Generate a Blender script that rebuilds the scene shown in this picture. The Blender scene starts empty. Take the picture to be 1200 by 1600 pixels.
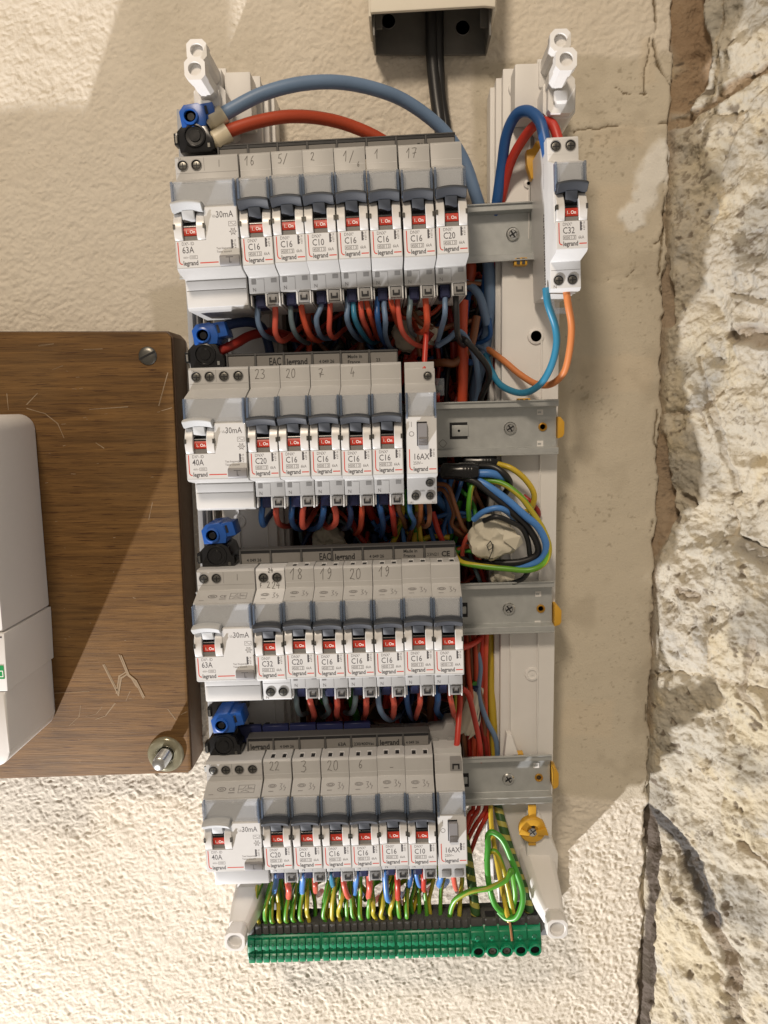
import bpy, bmesh, math, random
import numpy as np
from mathutils import Matrix, Vector
random.seed(7); RNG = np.random.default_rng(11)
S = 0.001                                   # everything below is written in millimetres
sc = bpy.context.scene; C = sc.collection
# ------------------------------------------------------------------ camera
CAM = np.array([80.0064, -490.0246, 13.1168]); ANG = (0.1407, 0.0233, -0.0174); F = 1181.06
def _rot(a, b, c):
    ca, sa, cb, sb, cc, s_ = math.cos(a), math.sin(a), math.cos(b), math.sin(b), math.cos(c), math.sin(c)
    return (np.array([[1,0,0],[0,ca,-sa],[0,sa,ca]]) @ np.array([[cb,0,sb],[0,1,0],[-sb,0,cb]])
            @ np.array([[cc,-s_,0],[s_,cc,0],[0,0,1]]))
RM = _rot(*ANG)
def ray(px, py):
    v = RM.T @ np.array([(px-600)/F, (py-800)/F, 1.0]); return np.array([v[0], v[2], -v[1]])
def P(px, py, Y):                           # the point at depth Y seen at pixel px, py of the 1200x1600 photograph
    d = ray(px, py); return CAM + (Y-CAM[1])/d[1]*d
cam = bpy.data.cameras.new('camera'); co = bpy.data.objects.new('camera', cam); C.objects.link(co); sc.camera = co
cam.sensor_fit = 'VERTICAL'; cam.sensor_height = 36; cam.lens = F/1600*36; cam.clip_start = 0.01; cam.clip_end = 20
_w = lambda r: Vector((r[0], r[2], -r[1]))
rt, up, bk = _w(RM[0]), -_w(RM[1]), -_w(RM[2])
co.matrix_world = Matrix(((rt.x, up.x, bk.x, CAM[0]*S), (rt.y, up.y, bk.y, CAM[1]*S), (rt.z, up.z, bk.z, CAM[2]*S), (0,0,0,1)))
sc.render.resolution_x, sc.render.resolution_y = 768, 1024
# ------------------------------------------------------------------ light
world = bpy.data.worlds.new('World'); sc.world = world; world.use_nodes = True
bgn = world.node_tree.nodes['Background']; bgn.inputs[0].default_value = (1.0, 0.86, 0.70, 1); bgn.inputs[1].default_value = 0.29
def lamp(kind, name, loc, power, col, size, target=None):
    l = bpy.data.lights.new(name, kind); l.energy = power; l.color = col
    if kind == 'AREA': l.shape = 'DISK'; l.size = size*S
    else: l.shadow_soft_size = size*S
    o = bpy.data.objects.new(name, l); C.objects.link(o); o.location = Vector(loc)*S
    if target is not None: o.rotation_euler = (Vector(target)*S - o.location).to_track_quat('-Z', 'Y').to_euler()
    return o
lamp('POINT', 'work_lamp', (-830, -510, -1500), 190, (1.0, 0.975, 0.975), 14)
lamp('AREA', 'ceiling_lamp', (-250, -1150, 1000), 13.5, (1.0, 0.84, 0.66), 240, (80, 0, -50))
sc.view_settings.view_transform = 'Standard'; sc.view_settings.look = 'None'
sc.view_settings.exposure = 0; sc.view_settings.gamma = 1
# ------------------------------------------------------------------ materials
MATS = {}
def mat(name, col, rough=0.45, metal=0, bump=0, bscale=400, var=0.06, vscale=25, alpha=1, spec=0.5, emit=None, trans=0, coat=0, bdist=0.0002):
    m = bpy.data.materials.new(name); m.use_nodes = True; nt = m.node_tree; N = nt.nodes; L = nt.links
    b = N['Principled BSDF']; b.inputs['Base Color'].default_value = (*col, 1)
    b.inputs['Roughness'].default_value = rough; b.inputs['Metallic'].default_value = metal
    b.inputs['Specular IOR Level'].default_value = spec; b.inputs['Alpha'].default_value = alpha
    b.inputs['Coat Weight'].default_value = coat
    if trans: b.inputs['Transmission Weight'].default_value = trans
    tc = N.new('ShaderNodeTexCoord')
    n = N.new('ShaderNodeTexNoise'); n.inputs['Scale'].default_value = vscale/0.1; n.inputs['Detail'].default_value = 4
    L.new(tc.outputs['Object'], n.inputs['Vector'])
    if var:
        mx = N.new('ShaderNodeMix'); mx.data_type = 'RGBA'; mx.inputs[6].default_value = (*[c*(1-var) for c in col], 1)
        mx.inputs[7].default_value = (*[min(1, c*(1+var)) for c in col], 1)
        L.new(n.outputs['Fac'], mx.inputs[0]); L.new(mx.outputs[2], b.inputs['Base Color'])
        mr = N.new('ShaderNodeMapRange'); mr.inputs[3].default_value = max(0, rough-.07); mr.inputs[4].default_value = min(1, rough+.1)
        L.new(n.outputs['Fac'], mr.inputs[0]); L.new(mr.outputs[0], b.inputs['Roughness'])
    if bump:
        n2 = N.new('ShaderNodeTexNoise'); n2.inputs['Scale'].default_value = bscale; n2.inputs['Detail'].default_value = 3
        L.new(tc.outputs['Object'], n2.inputs['Vector'])
        bp = N.new('ShaderNodeBump'); bp.inputs['Strength'].default_value = bump; bp.inputs['Distance'].default_value = bdist
        L.new(n2.outputs['Fac'], bp.inputs['Height']); L.new(bp.outputs[0], b.inputs['Normal'])
    MATS[name] = m; return m
mat('grey_plastic', (0.475, 0.47, 0.46), 0.42, bump=.12, bscale=2500, var=.08, vscale=7)
mat('white_label', (0.68, 0.68, 0.68), 0.5, var=.03)
mat('satin_white', (0.70, 0.69, 0.68), 0.25, var=.03)
mat('shoulder_white', (0.68, 0.68, 0.68), 0.4, bump=.1, bscale=2500, var=.07, vscale=7)
mat('dark_lever', (0.035, 0.040, 0.050), 0.55, var=.1)
mat('pale_lever', (0.47, 0.48, 0.485), 0.6, var=.04)
mat('slot_black', (0.008, 0.008, 0.010), 0.5, var=.1)
mat('red_flag', (0.50, 0.035, 0.016), 0.4, var=.05)
mat('white_print', (0.9, 0.88, 0.84), 0.5, var=0)
mat('grey_print', (0.085, 0.08, 0.085), 0.6, var=.15)
mat('fine_print', (0.20, 0.19, 0.19), 0.6, var=.15)
mat('red_print', (0.62, 0.07, 0.045), 0.5, var=.05)
mat('pencil', (0.15, 0.14, 0.13), 0.5, var=.5, vscale=120)
mat('clear_window', (0.50, 0.54, 0.60), 0.10, alpha=.22, var=0)
mat('blue_tint', (0.16, 0.22, 0.33), 0.10, alpha=.5, var=0)
mat('blue_terminal', (0.010, 0.015, 0.07), 0.45)
mat('mid_grey', (0.26, 0.255, 0.25), 0.45)
mat('test_grey', (0.24, 0.235, 0.245), 0.45)
mat('comb_grey', (0.075, 0.073, 0.072), 0.55)
mat('comb_cell', (0.19, 0.18, 0.168), 0.55)
mat('print_black', (0.012, 0.012, 0.012), 0.6, var=0)
mat('zinc', (0.46, 0.475, 0.47), 0.42, metal=.45, bump=.25, bscale=900, var=.14, vscale=18)
mat('bright_screw', (0.60, 0.60, 0.58), 0.25, metal=1, bump=.1)
mat('dull_screw', (0.16, 0.155, 0.14), 0.35, metal=.9, bump=.2)
mat('enclosure_white', (0.75, 0.735, 0.715), 0.5, bump=.1, bscale=600, var=.05, vscale=6)
mat('frame_grey', (0.27, 0.275, 0.285), 0.5, var=.04)
mat('ochre_plastic', (0.62, 0.34, 0.03), 0.4, var=.1)
mat('brass', (0.55, 0.30, 0.05), 0.35, metal=.7)
mat('connector_blue', (0.012, 0.085, 0.36), 0.32, var=.1)
mat('connector_black', (0.008, 0.008, 0.009), 0.22, var=.2)
mat('ferrule', (0.66, 0.58, 0.42), 0.4)
mat('earth_green', (0.006, 0.21, 0.095), 0.32, var=.14)
mat('earth_shade', (0.004, 0.10, 0.045), 0.4)
mat('trunk_cream', (0.78, 0.73, 0.62), 0.45, var=.04, vscale=4)
mat('trunk_metal', (0.16, 0.155, 0.145), 0.5, metal=.35, bump=.35, bscale=500, var=.4, vscale=6)
mat('meter_white', (0.80, 0.78, 0.76), 0.5, bump=.12, bscale=3000, var=.02)
mat('sticker_green', (0.01, 0.30, 0.08), 0.4)
mat('paper_tape', (0.62, 0.58, 0.47), 0.65, bump=.4, bscale=300, var=.14, vscale=6)
mat('scratch_pale', (0.31, 0.225, 0.14), 0.75, var=.25, vscale=60)
mat('copper', (0.62, 0.30, 0.15), 0.35, metal=.8)
mat('glass_washer', (0.27, 0.25, 0.17), 0.18, metal=.35, var=.2)
def wirecol(n, c, r=.38): mat('wire_'+n, c, r, bump=.10, bscale=500, var=.13, vscale=5, spec=.5)
wirecol('red', (0.48, 0.035, 0.02)); wirecol('lit', (0.62, 0.10, 0.065)); wirecol('orange_red', (0.55, 0.075, 0.03))  # second colour: the same red with bright light put into it
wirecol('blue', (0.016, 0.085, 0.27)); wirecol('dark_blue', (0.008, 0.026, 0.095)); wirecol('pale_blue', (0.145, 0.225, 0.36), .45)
wirecol('sky_blue', (0.07, 0.22, 0.56)); wirecol('grey_blue', (0.13, 0.185, 0.215)); wirecol('teal_blue', (0.03, 0.20, 0.34))
wirecol('black', (0.012, 0.012, 0.013)); wirecol('brown', (0.20, 0.075, 0.03)); wirecol('orange', (0.58, 0.20, 0.065))
wirecol('dark_red', (0.30, 0.02, 0.012)); wirecol('yellow', (0.58, 0.42, 0.035)); wirecol('green', (0.055, 0.30, 0.03)); wirecol('cable_red', (0.44, 0.06, 0.02), .45)
def striped(name, ca, cb, axis_scale=95, bias=.5):              # two colour insulation, stripes run along the wire uv
    m = mat(name, ca, .38, var=0); nt = m.node_tree; N = nt.nodes; L = nt.links; b = N['Principled BSDF']
    uv = N.new('ShaderNodeUVMap'); sx = N.new('ShaderNodeSeparateXYZ'); L.new(uv.outputs[0], sx.inputs[0])
    ma = N.new('ShaderNodeMath'); ma.operation = 'MULTIPLY_ADD'; ma.inputs[1].default_value = axis_scale; L.new(sx.outputs[0], ma.inputs[0]); L.new(sx.outputs[1], ma.inputs[2])
    fr = N.new('ShaderNodeMath'); fr.operation = 'FRACT'; L.new(ma.outputs[0], fr.inputs[0])
    gt = N.new('ShaderNodeMath'); gt.operation = 'GREATER_THAN'; gt.inputs[1].default_value = bias; L.new(fr.outputs[0], gt.inputs[0])
    mx = N.new('ShaderNodeMix'); mx.data_type = 'RGBA'; mx.inputs[6].default_value = (*ca, 1); mx.inputs[7].default_value = (*cb, 1)
    L.new(gt.outputs[0], mx.inputs[0]); L.new(mx.outputs[2], b.inputs['Base Color']); return m
striped('wire_earth', (0.085, 0.31, 0.022), (0.33, 0.32, 0.03), 9, .84)
striped('wire_earth_yellow', (0.12, 0.32, 0.022), (0.46, 0.38, 0.03), 9, .55)
striped('sleeve_stripe', (0.03, 0.085, 0.02), (0.36, 0.33, 0.07), 115, .58)
# ------------------------------------------------------------------ mesh helpers
class MB:
    def __init__(s): s.v = []; s.f = []; s.uv = None
    def add(s, v, f):
        k = len(s.v); s.v += [tuple(map(float, p)) for p in v]; s.f += [tuple(i+k for i in q) for q in f]; return s
    def box(s, x0, x1, y0, y1, z0, z1):
        v = [(x, y, z) for x in (x0, x1) for y in (y0, y1) for z in (z0, z1)]
        return s.add(v, [(0,1,3,2), (4,6,7,5), (0,4,5,1), (2,3,7,6), (0,2,6,4), (1,5,7,3)])
    def prism(s, prof, a0, a1, axis='x'):
        n = len(prof); mk = {'x': lambda p, a: (a, p[0], p[1]), 'y': lambda p, a: (p[0], a, p[1]), 'z': lambda p, a: (p[0], p[1], a)}[axis]
        v = [mk(p, a0) for p in prof] + [mk(p, a1) for p in prof]
        return s.add(v, [tuple(range(n))[::-1], tuple(range(n, 2*n))] + [(i, (i+1) % n, (i+1) % n+n, i+n) for i in range(n)])
    def loft(s, prof, xs, off):                 # profile (y,z) swept over xs with a z offset
        n = len(prof); v = []
        for x in xs: o = off(x); v += [(x, p[0], p[1]+o) for p in prof]
        f = [tuple(range(n))[::-1], tuple(range((len(xs)-1)*n, len(xs)*n))]
        for j in range(len(xs)-1): f += [(j*n+i, j*n+(i+1) % n, (j+1)*n+(i+1) % n, (j+1)*n+i) for i in range(n)]
        return s.add(v, f)
    def lathe(s, prof, o, ax=(0,-1,0), n=20, flat=None):  # prof: (radius, height along ax)
        ax = Vector(ax).normalized(); a = ax.orthogonal().normalized(); b = ax.cross(a); o = Vector(o); v = []; f = []
        for r, h in prof:
            for i in range(n):
                t = 2*math.pi*i/n; v.append(tuple(o + ax*h + (a*math.cos(t)+b*math.sin(t))*r))
        for j in range(len(prof)-1): f += [(j*n+i, j*n+(i+1) % n, (j+1)*n+(i+1) % n, (j+1)*n+i) for i in range(n)]
        if prof[0][0] > 0: f.append(tuple(range(n))[::-1])
        if prof[-1][0] > 0: f.append(tuple(range((len(prof)-1)*n, len(prof)*n)))
        return s.add(v, f)
    def tube(s, pts, r, n=10, taper=None):
        pts = [Vector(p) for p in pts]; T = [(pts[min(i+1, len(pts)-1)]-pts[max(i-1, 0)]).normalized() for i in range(len(pts))]
        nrm = T[0].orthogonal().normalized(); v = []; f = []; uv = []; d = 0
        for i, p in enumerate(pts):
            nrm = (nrm - T[i]*nrm.dot(T[i])).normalized(); b = T[i].cross(nrm); rr = r[i] if hasattr(r, '__len__') else r
            if i: d += (pts[i]-pts[i-1]).length
            for k in range(n):
                t = 2*math.pi*k/n; v.append(tuple(p+(nrm*math.cos(t)+b*math.sin(t))*rr))
        for j in range(len(pts)-1): f += [(j*n+i, j*n+(i+1) % n, (j+1)*n+(i+1) % n, (j+1)*n+i) for i in range(n)]
        f += [tuple(range(n))[::-1], tuple(range((len(pts)-1)*n, len(pts)*n))]
        return s.add(v, f)
    def ribbon(s, strokes, w, y, dec=.002):               # flat pencil / print strokes in the xz plane facing -y
        for st in strokes:
            for (x0, z0), (x1, z1) in zip(st[:-1], st[1:]):
                dx, dz = x1-x0, z1-z0; l = math.hypot(dx, dz) or 1; ux, uz = dx/l, dz/l; nx, nz = -uz*w/2, ux*w/2
                x0e, z0e, x1e, z1e = x0-ux*w*.3, z0-uz*w*.3, x1+ux*w*.3, z1+uz*w*.3
                y -= dec
                s.add([(x0e-nx, y, z0e-nz), (x1e-nx, y, z1e-nz), (x1e+nx, y, z1e+nz), (x0e+nx, y, z0e+nz)], [(0,1,2,3)])
        return s
    def text(s, txt, x, z, size, y, bold=0, rot=0, xs=1, slant=0, align=None):
        v, f, w = textmesh(txt, bold); c, d = math.cos(rot), math.sin(rot); k = len(s.v)
        ox = -w/2 if align == 'c' else 0
        s.v += [(x+((a+ox)*xs*c-(b)*d)*size, y, z+((a+ox)*xs*d+b*c)*size) for a, b in v]
        s.f += [tuple(i+k for i in q) for q in f]; return s
    def mesh(s, name, m, bevel=0, smooth=True, recalc=True, angle=38):
        me = bpy.data.meshes.new(name); me.from_pydata([(a*S, b*S, c*S) for a, b, c in s.v], [], s.f)
        if recalc or bevel:
            bm = bmesh.new(); bm.from_mesh(me)
            if recalc: bmesh.ops.recalc_face_normals(bm, faces=bm.faces)
            if bevel:
                e = [e for e in bm.edges if len(e.link_faces) == 2 and e.calc_face_angle(0) > .5]
                bmesh.ops.bevel(bm, geom=e, offset=bevel*S, segments=1 if bevel < .35 else 2, profile=.6, affect='EDGES', clamp_overlap=True)
            bm.to_mesh(me); bm.free()
        if smooth:
            me.polygons.foreach_set('use_smooth', [True]*len(me.polygons)); me.set_sharp_from_angle(angle=math.radians(angle))
        for q in (m if isinstance(m, (list, tuple)) else [m]): me.materials.append(MATS[q] if isinstance(q, str) else q)
        return me
_T = {}
def textmesh(t, bold):
    if (t, bold) in _T: return _T[(t, bold)]
    cu = bpy.data.curves.new('text', 'FONT'); cu.body = t; cu.size = 1; cu.resolution_u = 2; cu.offset = bold; cu.fill_mode = 'FRONT'
    ob = bpy.data.objects.new('text', cu); me = bpy.data.meshes.new_from_object(ob)
    v = [(p.co.x, p.co.y) for p in me.vertices]; f = []
    for p in me.polygons:
        q = list(p.vertices)
        if p.normal.z < 0: q = q[::-1]
        f.append(tuple(q))
    w = max([a for a, b in v] or [0]); bpy.data.objects.remove(ob); bpy.data.curves.remove(cu); bpy.data.meshes.remove(me)
    _T[(t, bold)] = (v, f, w); return _T[(t, bold)]
def obj(name, me, parent=None, M=None, **kw):
    o = bpy.data.objects.new(name, me); C.objects.link(o)
    if parent: o.parent = parent
    if M is not None: o.matrix_basis = M
    for k, v in kw.items(): o[k] = v
    return o
def thing(name, label, cat, M=None, loc=None, group=None):
    o = bpy.data.objects.new(name, None); C.objects.link(o); o.empty_display_size = .01; o['label'] = label; o['category'] = cat
    if group: o['group'] = group
    if M is not None: o.matrix_basis = M
    elif loc is not None: o.location = Vector(loc)*S
    return o
CACHE = {}
def part(name, key, fn, m, parent, bevel=0, smooth=True, angle=38, **kw):
    if key not in CACHE:
        b = MB(); fn(b); CACHE[key] = b.mesh(name, m, bevel, smooth, angle=angle)
    return obj(name, CACHE[key], parent, **kw)
def spline(pts, k=7):
    p = [np.array(q, float) for q in pts]
    if len(p) < 3: return [p[0]+(p[-1]-p[0])*t for t in np.linspace(0, 1, k)]
    p = [2*p[0]-p[1]] + p + [2*p[-1]-p[-2]]; out = []
    for i in range(1, len(p)-2):
        a, b, c, d = p[i-1:i+3]
        for t in np.linspace(0, 1, k, endpoint=False):
            out.append(.5*((2*b)+(c-a)*t+(2*a-5*b+4*c-d)*t*t+(3*b-a-3*c+d)*t**3))
    out.append(p[-2]); return out
def wpts(px): return [P(*q)+RNG.uniform(-.35, .35, 3)*(0 < i < len(px)-1) for i, q in enumerate(px)]
ALLW = []
def tube_mesh(pts, r, m, n=10, uvn=False):
    v = []; b = MB(); b.tube(pts, r, n); me = b.mesh('wire', m, recalc=True, angle=70)
    if uvn:                                     # u around-free length coordinate for the stripes
        L = [0]
        for a, c in zip(pts[:-1], pts[1:]): L.append(L[-1]+float(np.linalg.norm(np.array(c)-np.array(a))))
        uvl = me.uv_layers.new(name='UVMap')
        for p in me.polygons:
            ks = [me.loops[i].vertex_index % n for i in p.loop_indices]; wrap = max(ks)-min(ks) > n/2
            for li in p.loop_indices:
                vi = me.loops[li].vertex_index; k = vi % n
                if wrap and k == 0: k = n
                uvl.data[li].uv = (L[min(vi//n, len(L)-1)]*.001, k/n)
    return me
def wire(label, color, px, r=1.65, group='wires and cables of the distribution panel', cat='wire', name='wire', n=10, k=7):
    m = color if color in MATS else 'wire_'+color
    pts = spline(wpts(px), k); me = tube_mesh(pts, r, m, n, m in ('wire_earth', 'wire_earth_yellow', 'sleeve_stripe'))
    o = obj(name, me); o['label'] = label; o['category'] = cat
    if group: o['group'] = group
    return o
# ------------------------------------------------------------------ noise and height fields
def vn(x, y, wl, seed):
    r = np.random.default_rng(seed).random((257, 257)); u = x/wl+1000.37; v = y/wl+1000.71
    i = np.floor(u).astype(int); j = np.floor(v).astype(int); a = u-i; b = v-j; a = a*a*a*(a*(a*6-15)+10); b = b*b*b*(b*(b*6-15)+10); i %= 256; j %= 256
    return (r[i, j]*(1-a)+r[i+1, j]*a)*(1-b)+(r[i, j+1]*(1-a)+r[i+1, j+1]*a)*b
def fbm(x, y, wl, seed, o=4, g=.5):
    t = 0; am = 1; s_ = 0
    for k in range(o): t = t+am*vn(x*math.cos(k)+y*math.sin(k), y*math.cos(k)-x*math.sin(k), wl/2**k, seed+k*13); s_ += am; am *= g
    return t/s_
def sstep(a, b, x): t = np.clip((x-a)/(b-a), 0, 1); return t*t*(3-2*t)
def grid_mesh(name, X, Y, Z, keep, m, attrs=None):
    nu, nv = X.shape; idx = np.arange(nu*nv).reshape(nu, nv)
    q = np.stack([idx[:-1, :-1], idx[1:, :-1], idx[1:, 1:], idx[:-1, 1:]], -1)[keep]
    used = np.unique(q); remap = np.full(nu*nv, -1); remap[used] = np.arange(len(used)); q = remap[q]
    co_ = np.stack([X.ravel()[used], Y.ravel()[used], Z.ravel()[used]], -1)*S
    me = bpy.data.meshes.new(name); me.vertices.add(len(used)); me.vertices.foreach_set('co', co_.astype(np.float32).ravel())
    me.loops.add(q.size); me.loops.foreach_set('vertex_index', q.astype(np.int32).ravel())
    me.polygons.add(len(q)); me.polygons.foreach_set('loop_start', np.arange(0, q.size, 4, dtype=np.int32))
    me.polygons.foreach_set('use_smooth', np.ones(len(q), bool)); me.update(calc_edges=True)
    for an, av in (attrs or {}).items():
        a = me.attributes.new(an, 'FLOAT', 'POINT'); a.data.foreach_set('value', av.ravel()[used].astype(np.float32))
    me.materials.append(m); return me
def seg_dist(x, z, pl):
    d = np.full(x.shape, 1e9)
    for (x0, z0), (x1, z1) in zip(pl[:-1], pl[1:]):
        dx, dz = x1-x0, z1-z0; t = np.clip(((x-x0)*dx+(z-z0)*dz)/(dx*dx+dz*dz+1e-9), 0, 1)
        d = np.minimum(d, np.hypot(x-x0-t*dx, z-z0-t*dz))
    return d
WY = 45.0; CX = 260.0                       # plaster wall plane, x of the corner with the stone wall
def wp(px, py): p = P(px, py, WY); return (p[0], p[2])
def attr_mat(name, layers, rough, bump_s, bump_d, bscale):
    m = bpy.data.materials.new(name); m.use_nodes = True; nt = m.node_tree; N = nt.nodes; L = nt.links; b = N['Principled BSDF']
    b.inputs['Roughness'].default_value = rough; b.inputs['Specular IOR Level'].default_value = .25
    tc = N.new('ShaderNodeTexCoord'); cur = None
    for kind, arg, col, lo, hi in layers:
        if kind == 'base': rgb = N.new('ShaderNodeRGB'); rgb.outputs[0].default_value = (*col, 1); cur = rgb.outputs[0]; continue
        if kind == 'noise':
            n = N.new('ShaderNodeTexNoise'); n.inputs['Scale'].default_value = arg; n.inputs['Detail'].default_value = 6; n.inputs['Roughness'].default_value = .62
            n.inputs['Distortion'].default_value = .4
            L.new(tc.outputs['Object'], n.inputs['Vector']); f = n.outputs['Fac']
        else: n = N.new('ShaderNodeAttribute'); n.attribute_name = arg; f = n.outputs['Fac']
        mr = N.new('ShaderNodeMapRange'); mr.inputs[1].default_value = lo; mr.inputs[2].default_value = hi; L.new(f, mr.inputs[0])
        mx = N.new('ShaderNodeMix'); mx.data_type = 'RGBA'; L.new(mr.outputs[0], mx.inputs[0]); L.new(cur, mx.inputs[6]); mx.inputs[7].default_value = (*col, 1); cur = mx.outputs[2]
    L.new(cur, b.inputs['Base Color'])
    n2 = N.new('ShaderNodeTexNoise'); n2.inputs['Scale'].default_value = bscale; n2.inputs['Detail'].default_value = 5; L.new(tc.outputs['Object'], n2.inputs['Vector'])
    bp = N.new('ShaderNodeBump'); bp.inputs['Strength'].default_value = bump_s; bp.inputs['Distance'].default_value = bump_d
    L.new(n2.outputs['Fac'], bp.inputs['Height']); L.new(bp.outputs[0], b.inputs['Normal']); return m
plaster = attr_mat('plaster', [('base', 0, (0.69, 0.63, 0.535), 0, 0), ('noise', 9, (0.63, 0.565, 0.465), .45, .75), ('noise', 320, (0.42, 0.36, 0.27), .66, .76),
    ('attr', 'smoothness', (0.55, 0.495, 0.395), 0, 1.1), ('attr', 'fill', (0.60, 0.525, 0.41), 0, 1.3), ('attr', 'pale', (0.76, 0.74, 0.69), 0, 1),  # last layer here: patch of lamp light painted onto the plaster
    ('attr', 'dirt', (0.16, 0.12, 0.07), 0, 1.0)], .85, .55, .0006, 900)
def build_wall():
    st = .85; xs = np.arange(-262, CX+1.5, st); zs = np.arange(-545, 345, st); X, Z = np.meshgrid(xs, zs, indexing='ij')
    wx = X+2.6*(fbm(X, Z, 9, 3, 2)-.5)*2; wz = Z+2.6*(fbm(X, Z, 9, 5, 2)-.5)*2
    c, s_ = math.cos(.45), math.sin(.45); u = wx*c+wz*s_; v = -wx*s_+wz*c
    n1 = vn(u*.75, v*1.3, 2.9, 21); n2 = vn(u, v, 1.75, 22); n3 = fbm(X, Z, 7.0, 23, 2)
    rough = (1-np.abs(2*n1-1))*.55+n2*.42+n3*.4+.22*vn(X*1.1, Z, 1.25, 25)
    # regions: smooth patches of filler right of the panel and left above the board
    sm = np.zeros_like(X)
    def region(x0, y0, x1, y1, soft=5, a=1.0, s=1):
        nonlocal sm
        a0 = wp(x0, y0); a1 = wp(x1, y1); w = 5*(fbm(X, Z, 30, 40+s, 3)-.5)*2
        g = sstep(a0[0]-soft, a0[0]+soft, X+w)*(1-sstep(a1[0]-soft, a1[0]+soft, X+w))*(1-sstep(a0[1]-soft, a0[1]+soft, Z+w))*sstep(a1[1]-soft, a1[1]+soft, Z+w)
        sm = np.maximum(sm, a*g)
    region(738, 96, 1120, 1245, 3); region(232, 455, 330, 530, 3, .9, 2); region(300, 40, 420, 130, 22, .45, 3); region(200, -40, 330, 150, 20, .4, 5)
    big = fbm(X, Z, 90, 31, 3)
    amp = 1.08+.7*(big-.5); amp = amp*(1-.22*sstep(-40, 40, Z))  # the float pattern is shallower in the upper half
    h = (rough-.62)*amp*1.45*(1-.93*sm)+ (fbm(X, Z, 60, 33, 3)-.5)*2.0*(1-.3*sm)+(fbm(X, Z, 14, 34, 3)-.5)*.5
    # trowel strokes in the smooth part
    h += sm*(vn(X*.25+Z*.12, Z-X*.3, 9, 51)-.5)*.35
    fill = sm*0.; pale = X*0.
    for k, (x0, y0, x1, y1) in enumerate([(935, 290, 1008, 360), (900, 560, 1020, 608), (880, 1095, 960, 1150), (1000, 60, 1030, 130), (930, 200, 1010, 225)]):
        a0 = wp(x0, y0); a1 = wp(x1, y1); w = 4*(fbm(X, Z, 16, 70+k, 3)-.5)*2
        fill = np.maximum(fill, sstep(a0[0]-3, a0[0]+3, X+w)*(1-sstep(a1[0]-3, a1[0]+3, X+w))*(1-sstep(a0[1]-3, a0[1]+3, Z+w))*sstep(a1[1]-3, a1[1]+3, Z+w))
    d = seg_dist(X, Z, [wp(*p) for p in [(990, 340), (1015, 290), (1035, 235)]]); pale = np.maximum(pale, 1-sstep(5, 11, d+5*(fbm(X, Z, 8, 81, 3)-.5)*2))  # lamp light falling through a gap, painted as a paler patch
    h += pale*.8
    dirt = np.zeros_like(X)
    for pl, w, dep in [([(898, 206), (930, 200), (960, 194), (1000, 197), (1052, 189)], .45, .9), ([(960, 138), (975, 145), (1000, 146), (1015, 150)], .3, .5),
        ([(1020, 0), (1025, 45), (1022, 90), (1035, 110), (1045, 135), (1056, 150)], .8, 1.8), ([(1005, 150), (1010, 90), (1018, 55), (1022, 30)], .4, .7),
        ([(952, 440), (975, 433), (992, 424)], .3, .5), ([(1020, 385), (1032, 378), (1037, 360)], .4, .8), 
        ([(1026, 640), (1025, 690), (1028, 700)], .6, 1), ([(1044, 230), (1040, 300), (1036, 380), (1030, 430), (1033, 460), (1042, 472)], .7, 1.6), ([(1019, 810), (1017, 830)], .7, 1.2),
        ([(1010, 1100), (1012, 1170), (1009, 1235)], .35, .8)]:
        dd = seg_dist(X+5*(fbm(X, Z, 9, 91, 4)-.5), Z+5*(fbm(X, Z, 9, 92, 4)-.5), [wp(*p) for p in pl])+.7*sstep(.5, .7, fbm(X, Z, 10, 93, 2)); h -= dep*(1-sstep(w*.5, w*1.8, dd)); dirt = np.maximum(dirt, 1-sstep(w*.5, w*1.5, dd))
        h += .35*np.exp(-((dd-3)/2.2)**2)*(sm > .3)
    sp = vn(X, Z, 1.2, 95)*vn(X*.6, Z, 2.1, 96); dens = fbm(X, Z, 38, 97, 3)
    dirt = np.maximum(dirt, .42*sm*sstep(.50, .85, sp+.9*(dens-.5))); dirt = np.maximum(dirt, .18*sm*sstep(.5, .75, fbm(X, Z, 24, 98, 4)))
    # cavity behind the rows of devices
    ax, _ = wp(430, 800); bx, _ = wp(768, 800); zt = wp(600, 350)[1]; zb = wp(600, 1205)[1]; w = 7*(fbm(X, Z, 22, 99, 3)-.5)*2
    hole = (X > ax+w) & (X < bx+w) & (Z < zt+w) & (Z > zb+w)
    rag = CX-1+5*(fbm(X, Z, 16, 131, 4)-.5)*2; h -= 6*sstep(rag-1.6, rag+2, X)**1.5; hole = hole | (X > rag+2)
    keep = ~(hole[:-1, :-1] | hole[1:, :-1] | hole[1:, 1:] | hole[:-1, 1:])
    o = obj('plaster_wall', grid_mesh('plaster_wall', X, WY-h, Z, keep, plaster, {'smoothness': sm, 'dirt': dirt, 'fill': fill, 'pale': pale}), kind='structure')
    # the rough chased-out cavity
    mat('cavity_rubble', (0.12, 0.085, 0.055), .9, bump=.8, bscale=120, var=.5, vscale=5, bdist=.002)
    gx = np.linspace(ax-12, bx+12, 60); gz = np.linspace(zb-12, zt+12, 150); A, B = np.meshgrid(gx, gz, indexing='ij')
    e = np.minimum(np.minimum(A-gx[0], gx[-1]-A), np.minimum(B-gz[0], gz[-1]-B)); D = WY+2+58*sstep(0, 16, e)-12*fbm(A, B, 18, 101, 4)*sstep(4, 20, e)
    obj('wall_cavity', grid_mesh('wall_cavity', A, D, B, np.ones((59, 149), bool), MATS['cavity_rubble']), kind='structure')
build_wall()
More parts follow.
